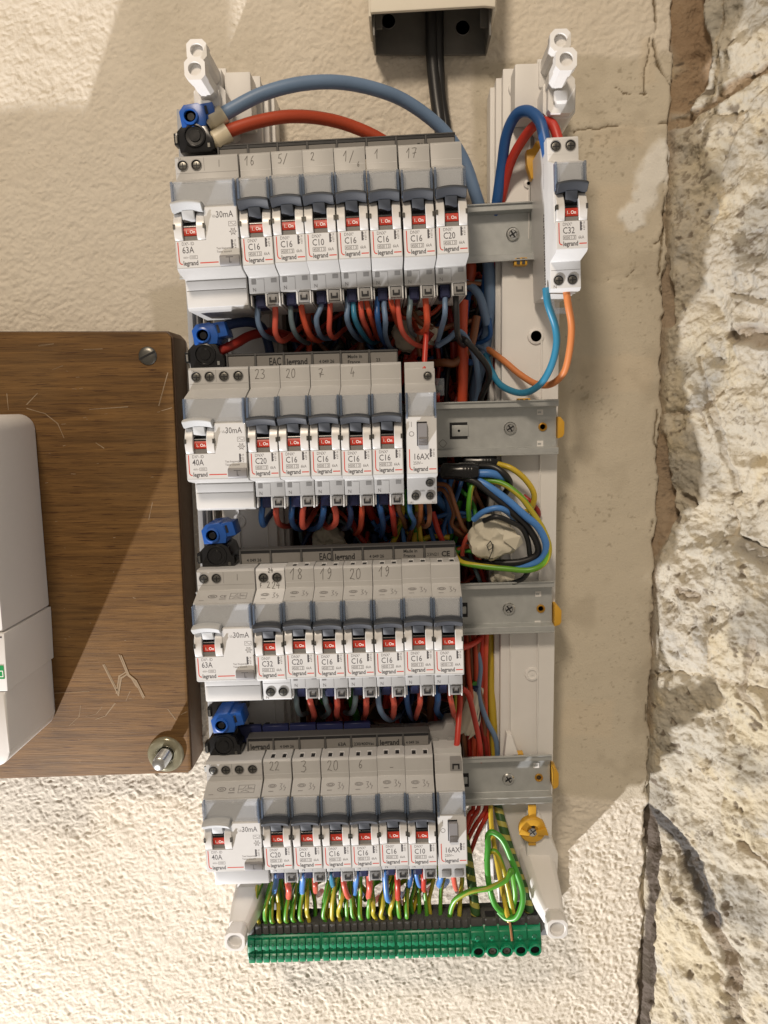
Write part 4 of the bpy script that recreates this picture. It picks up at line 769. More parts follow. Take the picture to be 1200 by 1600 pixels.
# ------------------------------------------------------------------ varnished board with meter
wood = bpy.data.materials.new('varnished_oak'); wood.use_nodes = True; nt = wood.node_tree; N = nt.nodes; L = nt.links; pb = N['Principled BSDF']; pb.inputs['Roughness'].default_value = .6; pb.inputs['Specular IOR Level'].default_value = .22
tc = N.new('ShaderNodeTexCoord'); mp = N.new('ShaderNodeMapping'); mp.inputs['Scale'].default_value = (9, 60, 190); L.new(tc.outputs['Object'], mp.inputs[0])
n1 = N.new('ShaderNodeTexNoise'); n1.inputs['Scale'].default_value = 2.2; n1.inputs['Detail'].default_value = 6; n1.inputs['Roughness'].default_value = .65; n1.inputs['Distortion'].default_value = .5; L.new(mp.outputs[0], n1.inputs['Vector'])
mp2 = N.new('ShaderNodeMapping'); mp2.inputs['Scale'].default_value = (34, 200, 900); L.new(tc.outputs['Object'], mp2.inputs[0]); n2 = N.new('ShaderNodeTexNoise'); n2.inputs['Scale'].default_value = 1.6; n2.inputs['Detail'].default_value = 3; L.new(mp2.outputs[0], n2.inputs['Vector'])
cr = N.new('ShaderNodeValToRGB'); cr.color_ramp.elements[0].position = .30; cr.color_ramp.elements[0].color = (0.085, 0.042, 0.013, 1); cr.color_ramp.elements[1].position = .72; cr.color_ramp.elements[1].color = (0.215, 0.112, 0.035, 1); L.new(n1.outputs['Fac'], cr.inputs[0])
mr = N.new('ShaderNodeMapRange'); mr.inputs[1].default_value = .60; mr.inputs[2].default_value = .66; L.new(n2.outputs['Fac'], mr.inputs[0]); mx = N.new('ShaderNodeMix'); mx.data_type = 'RGBA'; L.new(mr.outputs[0], mx.inputs[0]); L.new(cr.outputs[0], mx.inputs[6]); mx.inputs[7].default_value = (0.065, 0.027, 0.009, 1)
nb = N.new('ShaderNodeTexNoise'); nb.inputs['Scale'].default_value = 12; nb.inputs['Detail'].default_value = 5; L.new(tc.outputs['Object'], nb.inputs['Vector']); mr2 = N.new('ShaderNodeMapRange'); mr2.inputs[1].default_value = .5; mr2.inputs[2].default_value = .8; mr2.inputs[4].default_value = .35; L.new(nb.outputs['Fac'], mr2.inputs[0])
mx2 = N.new('ShaderNodeMix'); mx2.data_type = 'RGBA'; L.new(mr2.outputs[0], mx2.inputs[0]); L.new(mx.outputs[2], mx2.inputs[6]); mx2.inputs[7].default_value = (0.19, 0.125, 0.06, 1); L.new(mx2.outputs[2], pb.inputs['Base Color'])
bp = N.new('ShaderNodeBump'); bp.inputs['Strength'].default_value = .5; bp.inputs['Distance'].default_value = .0003; L.new(n2.outputs['Fac'], bp.inputs['Height']); L.new(bp.outputs[0], pb.inputs['Normal']); MATS['wood'] = wood
mat('wood_edge', (0.07, 0.032, 0.012), .5, var=.3, vscale=12)
bo = thing('wooden_board', 'varnished brown wooden mounting board screwed to the plaster wall', 'board', loc=(-150, 45, -90)); offb = Matrix.Translation(Vector((150, -45, 90))*S)
outl = [(-360, 69), (-73, 63.8), (-69.6, 60), (-72.6, -241), (-75, -243.4), (-360, -252)]
def bpart(name, b, m, bevel=.4, par=None, **kw): o = obj(name, b.mesh(name, m, bevel, **kw), par or bo); o.matrix_basis = offb if not par else Matrix.Identity(4); return o
b = MB(); b.prism(outl, 14.5, 44, 'y'); bpart('backing_slab', b, 'wood_edge', .6)
b = MB(); b.prism([(-360, 68.4), (-73.4, 63.0), (-70.3, 60), (-73.2, -240.6), (-75.4, -242.8), (-360, -251)], 12, 14.4, 'y'); bpart('face_panel', b, 'wood', .8)
sc_ = MB(); rs = random.Random(5)
for st in [[(163, 1040), (186, 1085)], [(188, 1025), (200, 1055), (212, 1065), (224, 1090)], [(184, 1085), (188, 1058), (198, 1052)], [(205, 1060), (214, 1074)], [(126, 1103), (123, 1120), (108, 1134)], [(160, 1104), (150, 1116), (135, 1119)], [(180, 1098), (165, 1118), (150, 1123)], [(197, 1094), (203, 1080)],
           [(58, 615), (42, 632)], [(42, 638), (70, 646), (90, 662), (100, 684)], [(140, 640), (200, 636)], [(262, 582), (248, 634)], [(252, 642), (268, 637)], [(98, 571), (82, 578)], [(150, 692), (163, 700)], [(10, 615), (12, 640)], [(60, 540), (85, 537)], [(130, 546), (160, 545)], [(85, 1083), (140, 1080)], [(238, 785), (232, 812)], [(262, 1108), (275, 1125)], [(283, 1116), (292, 1112)]]:
    pts = [(P(x, y, 11.9)[0], P(x, y, 11.9)[2]) for x, y in st]; heavy = st[0][0] in (163, 188, 184, 205)
    for k in range(5 if heavy else 2):
        o_ = (rs.uniform(-.9, .9), rs.uniform(-.9, .9)) if heavy else (rs.uniform(-.3, .3), rs.uniform(-.2, .2)); j = [(a+o_[0]+rs.uniform(-.25, .25), c+o_[1]+rs.uniform(-.25, .25)) for a, c in pts]
        sc_.ribbon([j], rs.uniform(.4, 1.0) if heavy else rs.uniform(.12, .4), 11.95-.05*k, .012)
for k in range(60): x, z = rs.uniform(-200, -80), rs.uniform(-235, 58); a = rs.uniform(-.5, .5); l = rs.uniform(.5, 3); sc_.ribbon([[(x, z), (x+l*math.cos(a), z+l*math.sin(a)*.5)]], rs.uniform(.12, .35), 11.93)
bpart('scratches', sc_, 'scratch_pale', 0, smooth=False)['kind'] = 'stuff'
q = P(231, 556, 12); b = MB(); b.lathe([(6.1, -.5), (6.0, .5), (5.2, 1.3), (3, 1.7), (0, 1.8)], (q[0], 12, q[2]), n=30); s1 = bpart('slotted_screw', b, 'dull_screw', 0); b = MB(); b.ribbon([[(q[0]-5, q[2]-2.2), (q[0]+5, q[2]+2.6)]], 1.3, 10.1); bpart('screw_slot', b, 'slot_black', 0, par=s1, smooth=False)
MATS['dull_screw_light'] = MATS['bright_screw']
q = P(258, 1180, 10); b = MB(); b.lathe([(13, -1), (13, .2), (12, 1.6), (9, 2.4), (6.4, 1.2), (5.6, -.6)], (q[0], 11.4, q[2]), n=40); s2 = bpart('cup_washer', b, 'glass_washer', 0, angle=50)
b = MB(); pf = [(5.0, -2)]
for k in range(11): pf += [(5.0, k*1.3), (4.4, k*1.3+.65)]
pf += [(4.9, 14.3), (4.5, 15), (0, 15.1)]; b.lathe(pf, (q[0], 11, q[2]), n=24); bpart('threaded_bolt', b, 'bright_screw', 0, par=s2, angle=60)
me_ = thing('electricity_meter', 'pale plastic electricity meter on the wooden board at the left edge', 'electricity meter', loc=(-230, 12, -100)); offm = Matrix.Translation(Vector((230, -12, 100))*S)
def mpart(name, b, m, bevel=1.2, par=None, **kw): o = obj(name, b.mesh(name, m, bevel, **kw), par or me_); o.matrix_basis = offm if not par else Matrix.Identity(4); return o
def rc(cx, cz, r, a0, n=6): return [(cx+r*math.cos(math.radians(a0+90*k/n)), cz+r*math.sin(math.radians(a0+90*k/n))) for k in range(n+1)]
b = MB(); b.prism([(-212, -119.6), (-212, 11)] + rc(-174.5, 1.5, 10, 0)[::-1] + [(-164.8, -119.6)], -50, 11.9, 'y'); b.prism([(-305, -119.6), (-305, 11), (-212.1, 11), (-212.1, -119.6)], -22, 11.9, 'y'); mpart('upper_body', b, 'meter_white', 1.6)  # unseen left half made shallow to shape the meter's shadow on the wall
b = MB(); b.prism([(-305, -157.2), (-305, -120.2), (-163.8, -120.2), (-164.8, -157.2)], -50.6, 11.9, 'y'); mc = mpart('middle_cover', b, 'meter_white', .9)
b = MB(); b.prism([(-305, -206), (-305, -157.8), (-166.2, -157.8)] + rc(-177, -196, 10, 0)[:1] + rc(-177, -196, 10, 270)[::-1] , -51, 11.9, 'y'); mpart('lower_cover', b, 'meter_white', 1.8)
b = MB(); b.box(-196, P(6, 1050, -51)[0], -50.9, -50.5, P(5, 1061, -51)[2], P(5, 1040, -51)[2]); st = mpart('green_sticker', b, 'sticker_green', .1)
b = MB(); ubox(b, -180, P(4.6, 1050, -51)[0], P(5, 1058, -51)[2], P(5, 1048, -51)[2], -50.95, .5); mpart('sticker_frame', b, 'white_print', 0, par=st, smooth=False)
b = MB(); q = P(1, 996, -51); b.box(q[0]-14, q[0]+.5, -50.8, -50.5, q[2]-.5, q[2]+.5); b.text('Cpl', q[0]-5.5, q[2]-5.5, 3, -50.7); mpart('meter_lettering', b, 'grey_print', 0, smooth=False)
# ------------------------------------------------------------------ wires looping out of the breakers
def loop(label, color, xy, r=1.6, y0=-35, y1=18, ymid=None):
    n = len(xy); pts = []
    for i, (x, y) in enumerate(xy):
        f = i/(n-1); Y = y0+(y1-y0)*max(0, (f-.35)/.65)**1.5; pts.append((x, y, Y))
    ex, ey = xy[-1]; lx, ly = xy[-2]; dx, dy = ex-lx, ey-ly
    pts.append((ex+dx*.7+3, ey+dy*.3-8, y1+14)); return wire(label, color, [(xy[0][0], xy[0][1]-14, y0)]+pts, r)
BK = {1: ['pencilled 16', 'pencilled 5 slash', 'pencilled 2', 'pencilled 1 slash 6', 'pencilled 1', 'pencilled 17', 'marked C20 at the right end'],
      2: ['pencilled 23', 'pencilled 20', 'pencilled crossed 7', 'pencilled 4', 'beside the contactor'], 3: ['', 'pencilled 18', 'pencilled bold 19', 'pencilled 20', 'pencilled faint 19', 'left of the C10', 'marked C10 at the right end'],
      4: ['pencilled 22', 'pencilled 3', 'pencilled 20', 'pencilled 6', 'with the smudge', 'marked C10']}
CN = {'lit': 'coral red', 'orange_red': 'orange red', 'pale_blue': 'pale blue', 'grey_blue': 'grey blue', 'dark_blue': 'dark blue', 'sky_blue': 'sky blue', 'teal_blue': 'teal'}
def bw(r, i, color, xy, extra='', rad=1.6):
    rn = {1: 'top', 2: 'second', 3: 'third', 4: 'bottom'}[r]
    loop('%s wire %sunder the %s breaker of the %s row' % (CN.get(color, color), extra, NTH[i], rn), color, xy, rad)
for a in [(0,'pale_blue',[(404,478),(403,500),(410,520),(424,528),(440,532)]), (0,'lit',[(430,470),(430,492),(431,520),(440,532),(455,524),(474,508)],'',1.75),
  (1,'grey_blue',[(455,478),(456,500),(462,520),(472,533),(486,536)]), (1,'orange_red',[(471,470),(474,495),(482,520),(494,531),(508,528)],'',1.75),
  (2,'pale_blue',[(501,478),(495,498),(497,516),(505,527),(520,528)]), (2,'lit',[(516,470),(516,495),(514,518),(522,527),(535,518)],'',1.6),
  (3,'pale_blue',[(544,478),(543,500),(552,520),(564,532)],'on the left '), (3,'teal_blue',[(553,478),(556,500),(566,522),(580,536)],'on the right '), (3,'lit',[(563,470),(566,495),(574,515),(580,530)],'on the left '), (3,'orange_red',[(573,470),(578,492),(584,510),(590,528)],'on the right '),
  (4,'blue',[(590,478),(590,500),(596,525),(604,540)],'on the left '), (4,'pale_blue',[(601,478),(602,502),(603,525),(610,545)],'on the right '), (4,'orange_red',[(611,466),(614,485),(620,505),(632,522)],'on the left '), (4,'lit',[(621,466),(623,492),(630,520),(648,537),(668,542)],'on the right '),
  (5,'grey_blue',[(641,476),(640,495),(642,515),(650,525)]), (5,'orange_red',[(664,463),(666,485),(668,505),(662,518),(652,515),(645,500)],'',1.9),
  (6,'pale_blue',[(695,472),(694,495),(687,520),(683,540)]), (6,'black',[(713,460),(713,490),(714,520),(720,536),(730,540)],'',1.8)]: bw(1, *a)
for a in [(0,'blue',[(411,792),(409,808),(411,820),(418,810),(430,796)],'',1.9), (0,'lit',[(431,790),(432,806),(437,820),(450,822)],'',1.8), (1,'blue',[(456,790),(455,808),(460,824),(472,826)],'',1.8), (1,'lit',[(474,788),(473,806),(474,824),(484,812),(494,795)],'',1.8),
  (2,'blue',[(506,788),(504,806),(497,822),(484,826)],'',1.9), (2,'lit',[(520,787),(525,802),(524,818),(512,824),(505,815)],'',1.9), (3,'dark_blue',[(545,788),(548,806),(544,822),(535,826)],'',1.8), (3,'orange_red',[(565,785),(565,805),(562,826),(556,834)],'',1.7),
  (4,'blue',[(592,786),(596,800),(598,820),(596,838)],'',1.9), (4,'red',[(611,785),(614,802),(615,822),(619,838)],'',1.8)]: bw(2, *a)
for a in [(1,'grey_blue',[(463,1078),(464,1100),(470,1116),(482,1114)],'',1.7), (1,'lit',[(483,1088),(486,1100),(491,1116),(490,1124)],'',1.9), (2,'grey_blue',[(508,1078),(510,1098),(514,1112),(505,1120)],'',1.7), (2,'lit',[(527,1088),(527,1102),(526,1116),(530,1124)],'',1.9),
  (3,'grey_blue',[(555,1078),(555,1098),(550,1114),(538,1112)],'',1.8), (3,'lit',[(572,1088),(573,1102),(572,1114),(568,1122)],'',1.9), (4,'pale_blue',[(592,1076),(592,1098),(597,1115),(608,1124),(622,1120)],'',1.8), (4,'lit',[(614,1087),(616,1102),(614,1118),(610,1125)],'',1.9),
  (5,'blue',[(636,1074),(636,1092),(640,1112),(646,1124)],'',1.8), (5,'lit',[(657,1087),(656,1100),(652,1114),(650,1122)],'',1.8), (6,'blue',[(684,1074),(685,1094),(682,1110),(690,1120)],'',2.0), (6,'lit',[(703,1086),(705,1100),(709,1116),(712,1130)],'',1.7)]: bw(3, *a)
for a in [(0,'sky_blue',[(432,1352),(432,1376),(429,1394),(430,1400)],'',1.8), (0,'lit',[(450,1378),(452,1392),(451,1402),(458,1406)],'',2.0), (1,'sky_blue',[(475,1352),(474,1376),(473,1394),(478,1400)],'',1.9), (1,'lit',[(492,1374),(493,1384),(493,1392),(497,1398)],'',1.8),
  (2,'teal_blue',[(515,1352),(518,1370),(520,1384),(526,1388)],'',1.8), (2,'lit',[(537,1373),(539,1386),(542,1399),(547,1400),(546,1385)],'',1.8), (3,'sky_blue',[(559,1350),(557,1374),(555,1394),(560,1402)],'',1.9), (3,'lit',[(577,1370),(578,1388),(576,1402),(584,1408)],'',2.0),
  (4,'sky_blue',[(602,1350),(603,1378),(605,1404),(612,1404),(616,1390)],'',1.9), (4,'red',[(620,1368),(621,1390),(622,1408),(628,1412)],'',1.9), (5,'sky_blue',[(648,1350),(652,1370),(656,1384),(660,1380)],'on the right ',1.5), (5,'blue',[(641,1350),(641,1372),(638,1386),(630,1400)],'on the left ',1.7), (5,'red',[(660,1362),(662,1376),(662,1390),(668,1392)],'',1.7)]: bw(4, *a)
loop('short sky blue wire under the bottom row contactor', 'sky_blue', [(690,1356),(688,1372),(686,1382),(692,1384)], 1.9); loop('pink red wire under the bottom row contactor', 'lit', [(708,1354),(709,1370),(712,1386),(716,1394)], 1.7)
for k, (c, xy, lb) in enumerate([('brown', [(622,782),(624,798),(630,812),(634,826)], 'brown wire left of the three screw contactor'), ('sky_blue', [(639,782),(641,800),(647,816),(640,828)], 'bright blue wire under the left screw of the three screw contactor'),
    ('orange', [(657,780),(657,795),(656,812),(652,824)], 'thin orange wire under the middle of the three screw contactor'), ('brown', [(668,780),(671,800),(670,818),(662,822),(660,800)], 'brown wire bent in a hook under the right screw of the contactor')]): loop(lb, c, xy, 1.5)
# big feeders and named cables
wire('thick pale blue cable arching over the top row', 'pale_blue', [(335,188,-30),(362,172,-30),(410,146,-28),(470,131,-24),(530,129,-18),(590,140,-10),(640,162,-2),(690,202,6),(722,248,12),(741,300,14),(756,350,20),(764,420,22),(764,480,22),(757,550,24),(742,610,28),(735,680,34)], 3.9, k=9, n=16, cat='cable', name='cable')
wire('thick orange red cable arching behind the top row', 'cable_red', [(338,214,-30),(358,205,-28),(400,190,-24),(450,182,-18),(500,184,-10),(550,198,-2),(600,222,4),(650,262,14),(700,330,22),(735,410,24),(726,470,26),(722,560,27),(722,640,34)], 3.7, k=9, n=16, cat='cable', name='cable')
wire('thick black cable dropping out of the cream trunking', 'black', [(674,-10,30),(674,30,33),(676,90,36),(682,150,36),(688,200,34),(694,260,32),(700,330,34)], 4.3, cat='cable', name='cable', n=14)
wire('second black cable lying beside the first out of the trunking', 'black', [(686,-10,30),(685,30,33),(685,90,36),(690,150,37),(697,200,35),(703,260,34),(706,330,36)], 3.4, cat='cable', name='cable', n=14)
for (px, py, qx, qy, r, lb) in [(325,196,350,178,5.2,'cream sleeve on the thick pale blue cable'), (330,224,357,206,5.4,'cream sleeve on the thick orange red cable')]:
    a, c = P(px, py, -30), P(qx, qy, -29); b = MB(); d = Vector(c-a); b.lathe([(r*.55, 0), (r*.62, 0), (r*.75, 1.5), (r, 3), (r, d.length), (r*.82, d.length), (r*.8, d.length-2), (r*.3, d.length-2)], tuple(a), tuple(d), n=22); o = obj('cable_sleeve', b.mesh('cable_sleeve', 'ferrule', angle=40)); o['label'] = lb; o['category'] = 'cable sleeve'
wire('dark blue cable looping above the lone breaker', 'blue', [(856,242,-30),(851,215,-28),(843,188,-24),(826,173,-18),(806,180,-10),(791,212,-2),(783,262,6),(775,320,12),(768,380,20),(752,500,26),(740,600,30)], 3.3, k=9, n=14, cat='cable', name='cable')
wire('red cable looping above the lone breaker', 'red', [(876,240,-30),(872,214,-28),(860,194,-24),(842,192,-18),(822,212,-8),(800,250,2),(785,300,12),(775,360,20),(757,480,26),(748,560,30)], 2.9, k=9, n=14, cat='cable', name='cable')
wire('teal blue wire hanging in a loop below the lone breaker', 'teal_blue', [(853,450,-34),(857,475,-34),(867,510,-30),(869,540,-28),(859,575,-24),(841,603,-18),(815,614,-8),(785,603,4),(768,580,14),(756,548,24)], 2.15, k=9, n=12)
wire('orange wire hanging in a loop below the lone breaker', 'orange', [(884,448,-34),(888,475,-34),(892,510,-30),(889,550,-26),(880,582,-20),(860,601,-12),(838,600,-4),(812,585,4),(788,565,12),(766,547,20),(750,540,26)], 2.1, k=9, n=12)
wire('dark blue cable leaving the second row blue feed terminal', 'dark_blue', [(340,516,-28),(362,506,-22),(390,503,-14),(410,513,-4),(420,545,6),(426,600,16)], 3.0, cat='cable', name='cable')
wire('brownish red cable leaving the second row black feed terminal', 'dark_red', [(340,550,-28),(365,538,-22),(392,524,-12),(425,520,2),(470,530,18)], 3.0, cat='cable', name='cable')
wire('thin bright red wire entering the contactor of the second row', 'red', [(662,592,-36),(664,560,-32),(667,520,-26),(669,490,-14),(668,470,0)], 1.6)
wire('black wire crossing from the top row C20 breaker to the blue cable', 'black', [(720,528,-6),(728,534,-14),(745,552,-10),(762,574,-4),(764,594,4),(752,620,14),(745,650,24)], 2.0)
wire('pale blue wire crossing under the top row beside the black wire', 'pale_blue', [(684,540,0),(700,530,-4),(716,518,-2),(730,530,0),(742,560,8),(746,600,16),(742,660,28)], 1.9)
wire('thick orange red sleeve hanging below the top rail', 'orange_red', [(724,470,12),(722,520,10),(724,560,12),(722,640,18)], 3.4)
# between second and third rail: the coiled spare cable
for lb, c, px, r in [
 ('black wire sweeping right in the coil around the taped bundle', 'black', [(712,745,-6),(740,752,-10),(775,778,-12),(806,806,-12),(826,826,-10),(840,850,-8),(838,866,-6),(815,878,-4),(780,880,0),(735,878,8),(715,866,16)], 2.3),
 ('sky blue wire of the coil just above the black one', 'sky_blue', [(722,744,-2),(755,755,-10),(790,780,-13),(820,806,-14),(842,824,-13),(853,850,-12),(848,872,-10),(828,884,-6),(800,886,0),(760,884,6)], 2.4),
 ('yellow and green wire along the outside of the coil', 'wire_earth_yellow', [(750,749,-4),(785,756,-8),(812,776,-12),(832,800,-12),(850,830,-12),(858,858,-12),(850,880,-12),(828,891,-10),(790,889,-8),(745,884,-4),(720,878,2),(708,862,12)], 1.9),
 ('yellow wire arching at the top right of the coil', 'yellow', [(778,725,2),(800,733,-2),(822,750,-2),(834,772,0),(830,792,4),(818,802,10)], 1.9),
 ('short sky blue wire behind the black plug', 'sky_blue', [(738,740,-6),(768,740,-8),(788,748,-4),(796,756,4)], 2.6),
 ('black wire hooking down right of the black plug', 'black', [(750,728,-2),(772,730,-6),(790,742,-8),(797,756,-4),(790,770,6)], 2.2),
 ('sky blue wire arching over the taped bundle', 'sky_blue', [(740,812,-8),(755,800,-14),(775,794,-16),(790,797,-14),(805,812,-6)], 1.9),
 ('thin black wire arching over the taped bundle', 'black', [(756,814,-12),(775,808,-18),(798,816,-16),(815,826,-12),(824,845,-8),(828,868,-4)], 1.7),
 ('green wire in the upper left of the coil', 'wire_earth', [(733,812,-2),(733,790,-8),(737,760,-8),(750,747,-2)], 1.7),
 ('brown wire curling left of the coil', 'brown', [(680,756,-2),(700,760,-6),(712,790,-8),(722,820,-2),(730,832,8)], 1.5),
 ('brown wire making a loop beside the contactor foot', 'brown', [(680,765,4),(695,768,-2),(708,800,-2),(706,820,2),(724,836,8),(732,840,14)], 1.4),
 ('red wire running under the coil', 'red', [(676,800,6),(684,830,4),(692,850,8),(690,880,16)], 1.9),
 ('small red wire poking below the taped bundle', 'lit', [(738,832,2),(728,842,4),(722,862,10),(724,880,16)], 1.5),
 ('green and brown wire ends poking right of the coil', 'dark_red', [(818,775,8),(828,785,6),(842,800,8),(838,815,16)], 1.7),
 ('thin black wire below the coil above the third rail', 'black', [(828,890,4),(815,905,0),(790,912,4),(770,915,12)], 1.7),
 ('yellow wire dropping to the third row busbar', 'yellow', [(655,818,8),(658,840,6),(662,860,12)], 1.5), ('blue wire dropping to the third row busbar', 'blue', [(672,825,10),(678,845,8),(682,865,14)], 1.6),
 ('green yellow wire slanting above the third row busbar', 'wire_earth', [(632,812,12),(620,832,10),(612,856,16)], 1.6), ('brown wire pair member left above the third row busbar', 'brown', [(652,800,6),(645,825,6),(636,850,14)], 1.4)]: wire(lb, c, px, r, k=8)
def spool(lb, px, py, Y, R, H, letter, rot):
    t = thing('taped_bundle', lb, 'taped bundle', M=Matrix.Translation(Vector(P(px, py, Y))*S)@Matrix.Rotation(rot, 4, 'X')@Matrix.Rotation(-.25, 4, 'Z')); b = MB(); n = 44; rr = random.Random(3); v = []; f = []
    rows = [(R*.30, H*.62), (R*.62, H*.60), (R*.86, H*.50), (R, H*.2), (R*1.02, -H*.2), (R*.9, -H*.6), (R*.5, -H*.8)]
    ph = [rr.uniform(0, 6.28) for _ in range(6)]
    for j, (r, h) in enumerate(rows):
        for k in range(n):
            a = 2*math.pi*k/n; w = 1+.09*math.sin(3*a+ph[j % 3])+.05*math.sin(7*a+ph[3]+j*.5)+.03*math.sin(13*a+j); v.append((r*w*math.cos(a), -h-.9*math.sin(4*a+ph[4]+j), r*w*math.sin(a)*.92))
    v.append((0, -H*.6, 0)); c = len(v)-1
    for j in range(len(rows)-1): f += [(j*n+i, j*n+(i+1) % n, (j+1)*n+(i+1) % n, (j+1)*n+i) for i in range(n)]
    f += [(c, (i+1) % n, i) for i in range(n)]; b.add(v, f); obj('tape_wrap', b.mesh('tape_wrap', 'paper_tape', angle=24), t)
    b = MB(); b.add([(R*.6, -H*.55, R*.5), (R*1.25, -H*.5, R*.25), (R*1.35, -H*.2, -R*.1), (R*1.05, -H*.5, -R*.35), (R*.55, -H*.75, R*.1), (R*.6, -H*.3, R*.4), (R*1.2, -H*.2, R*.2), (R*1.2, 0, -R*.1)], [(0,1,4), (1,2,3,4), (0,5,6,1), (1,6,7,2)]); obj('tape_flap', b.mesh('tape_flap', 'paper_tape', smooth=False), t)
    if letter: b = MB(); hand(b, letter, -R*.22, -R*.75, R*.8, -H*.66-1.2, .55); b.ribbon([[(-R*.2, -R*.8), (R*.15, -R*.72)], [(R*.25, -R*.86), (R*.5, -R*.84)]], .5, -H*.66-1.2); obj('pen_number', b.mesh('pen_number', 'print_black', smooth=False), t)
spool('crumpled pale paper tape bundle with a handwritten 9 inside the wire coil', 768, 840, -2, 15.5, 13, '9', .1)
spool('pale tape scrap below the coil above the third rail', 785, 905, 12, 8, 7, None, .4)
spool('brownish tape bundle in the dark gap under the second row', 512, 842, 24, 11, 10, None, .3); spool('crumpled tape bundle behind the wires under the top row', 645, 520, 22, 14, 10, None, .2)
spool('pale tape strip hanging between the red wires right of the third row', 733, 1110, 10, 7, 26, None, 1.35)
def plug(lb, px, py, Y, L, r):
    t = thing('heat_shrink_plug', lb, 'connector', M=Matrix.Translation(Vector(P(px, py, Y))*S)@Matrix.Rotation(.03, 4, 'Y')); b = MB(); b.lathe([(r*.5, 0), (r*.8, .6), (r, 2), (r*.96, L*.45), (r*1.05, L*.5), (r*1.05, L*.85), (r*.9, L), (r*.5, L+.5)], (0, 0, 0), (1, 0, 0), n=18); obj('plug_body', b.mesh('plug_body', 'connector_black', angle=40), t)
    b = MB()
    for k in range(4): b.lathe([(r*1.06, L*(.56+.08*k)), (r*1.09, L*(.58+.08*k)), (r*1.06, L*(.60+.08*k))], (0, 0, 0), (1, 0, 0), n=18)
    obj('grip_rings', b.mesh('grip_rings', 'connector_black', angle=60), t)
plug('black ribbed plug end pointing right under the second rail', 688, 736, -8, 24, 5.4); plug('second black plug tucked behind under the second rail', 722, 722, 4, 22, 5.0)
b = MB()
p = P(684, 606, 4); t = thing('clear_connector', 'clear plastic wire connector right of the second row contactor', 'connector', M=Matrix.Translation(Vector(p)*S)); b.box(-4, 4, -5, 8, -5, 6); obj('connector_shell', b.mesh('connector_shell', 'clear_window', .6), t); b = MB(); b.box(-3, 3, -2, 5, -1.5, 1.5); obj('metal_insert', b.mesh('metal_insert', 'dull_screw', .4), t)
wire('short red wire under the clear connector', 'red', [(684,614,4),(684,626,6),(683,645,14)], 1.6)
# between third and fourth rail
for lb, c, px, r in [
 ('yellow cable standing vertically right of the third row', 'yellow', [(765,985,26),(766,1060,22),(770,1120,20),(773,1180,22),(775,1230,26)], 3.2),
 ('pale blue wire wandering down between the third and fourth rails', 'pale_blue', [(741,1000,14),(751,1040,10),(748,1085,8),(760,1125,10),(775,1155,12),(778,1190,18)], 1.8),
 ('dark blue wire behind the pale blue one between the lower rails', 'dark_blue', [(756,990,26),(754,1050,24),(762,1110,22),(770,1180,26)], 2.2),
 ('red wire bending over beside the C10 breaker of the third row', 'red', [(722,1076,-14),(732,1086,-12),(740,1120,-6),(750,1160,2),(752,1195,12)], 1.9),
 ('red wire dropping into the top of the bottom row contactor', 'red', [(716,1060,2),(719,1090,-14),(717,1130,-24),(713,1165,-30),(710,1188,-32)], 1.9),
 ('green yellow wire behind the red one at the end of the third row', 'wire_earth_yellow', [(713,1080,-8),(712,1110,-4),(710,1150,4),(712,1200,12)], 1.5),
 ('rust red wire arching at the top of the gap below the third rail', 'red', [(722,1012,-2),(738,1006,4),(752,994,14),(756,980,22)], 2.1),
 ('red wire slanting down the gap below the third rail', 'dark_red', [(758,985,22),(750,1040,16),(745,1100,12),(758,1160,14),(760,1200,20)], 2.0)]: wire(lb, c, px, r, k=8)
rr = random.Random(12)
for k in range(9):
    x = 724+k*4.2; wire('%s wire from the left in the straight red bundle between third and fourth rails' % (NTH+['eighth', 'ninth'])[k], 'red' if k % 3 == 1 else ('orange_red' if k % 3 else 'brown'), [(x+rr.uniform(-3, 3), 985, 20-k), (x+rr.uniform(-5, 5), 1050, 14+rr.uniform(-6, 6)), (x+3+rr.uniform(-6, 6), 1120, 12+rr.uniform(-6, 6)), (x+4+rr.uniform(-3, 6), 1200, 18)], 1.75, group='straight wires between the lower rails')
for k, (a, c) in enumerate([((758,1255),(722,1330)), ((748,1255),(726,1305)), ((740,1255),(728,1290)), ((765,1255),(730,1345))]): wire('%s of the red wires slanting below the bottom rail, counted from the right' % NTH[[1, 2, 3, 0][k]], 'red', [(a[0], a[1]-20, 16), (a[0], a[1]+8, 12), ((a[0]+c[0])/2, (a[1]+c[1])/2, 8), (c[0], c[1], 4), (c[0]-14, c[1]+24, 2)], 1.6, group='red wires below the bottom rail')
# small grey terminal carrier behind the bottom row at right
t = thing('terminal_carrier', 'grey moulded carrier with two round bosses behind the bottom row contactor', 'terminal carrier', M=Matrix.Translation(Vector(P(692,1150,-22))*S)); b = MB(); b.prism([(-9, -12), (9, -12), (9, 4), (7, 9), (2, 9), (0, 4), (-9, 3)], 0, 16, 'y'); obj('carrier_body', b.mesh('carrier_body', 'mid_grey', .6), t)
for k in (-5, 5): b = MB(); b.lathe([(2.6, 0), (2.4, 1.4), (0, 1.6)], (k, 0, -3), n=18); obj('boss', b.mesh('boss', 'mid_grey'), t)
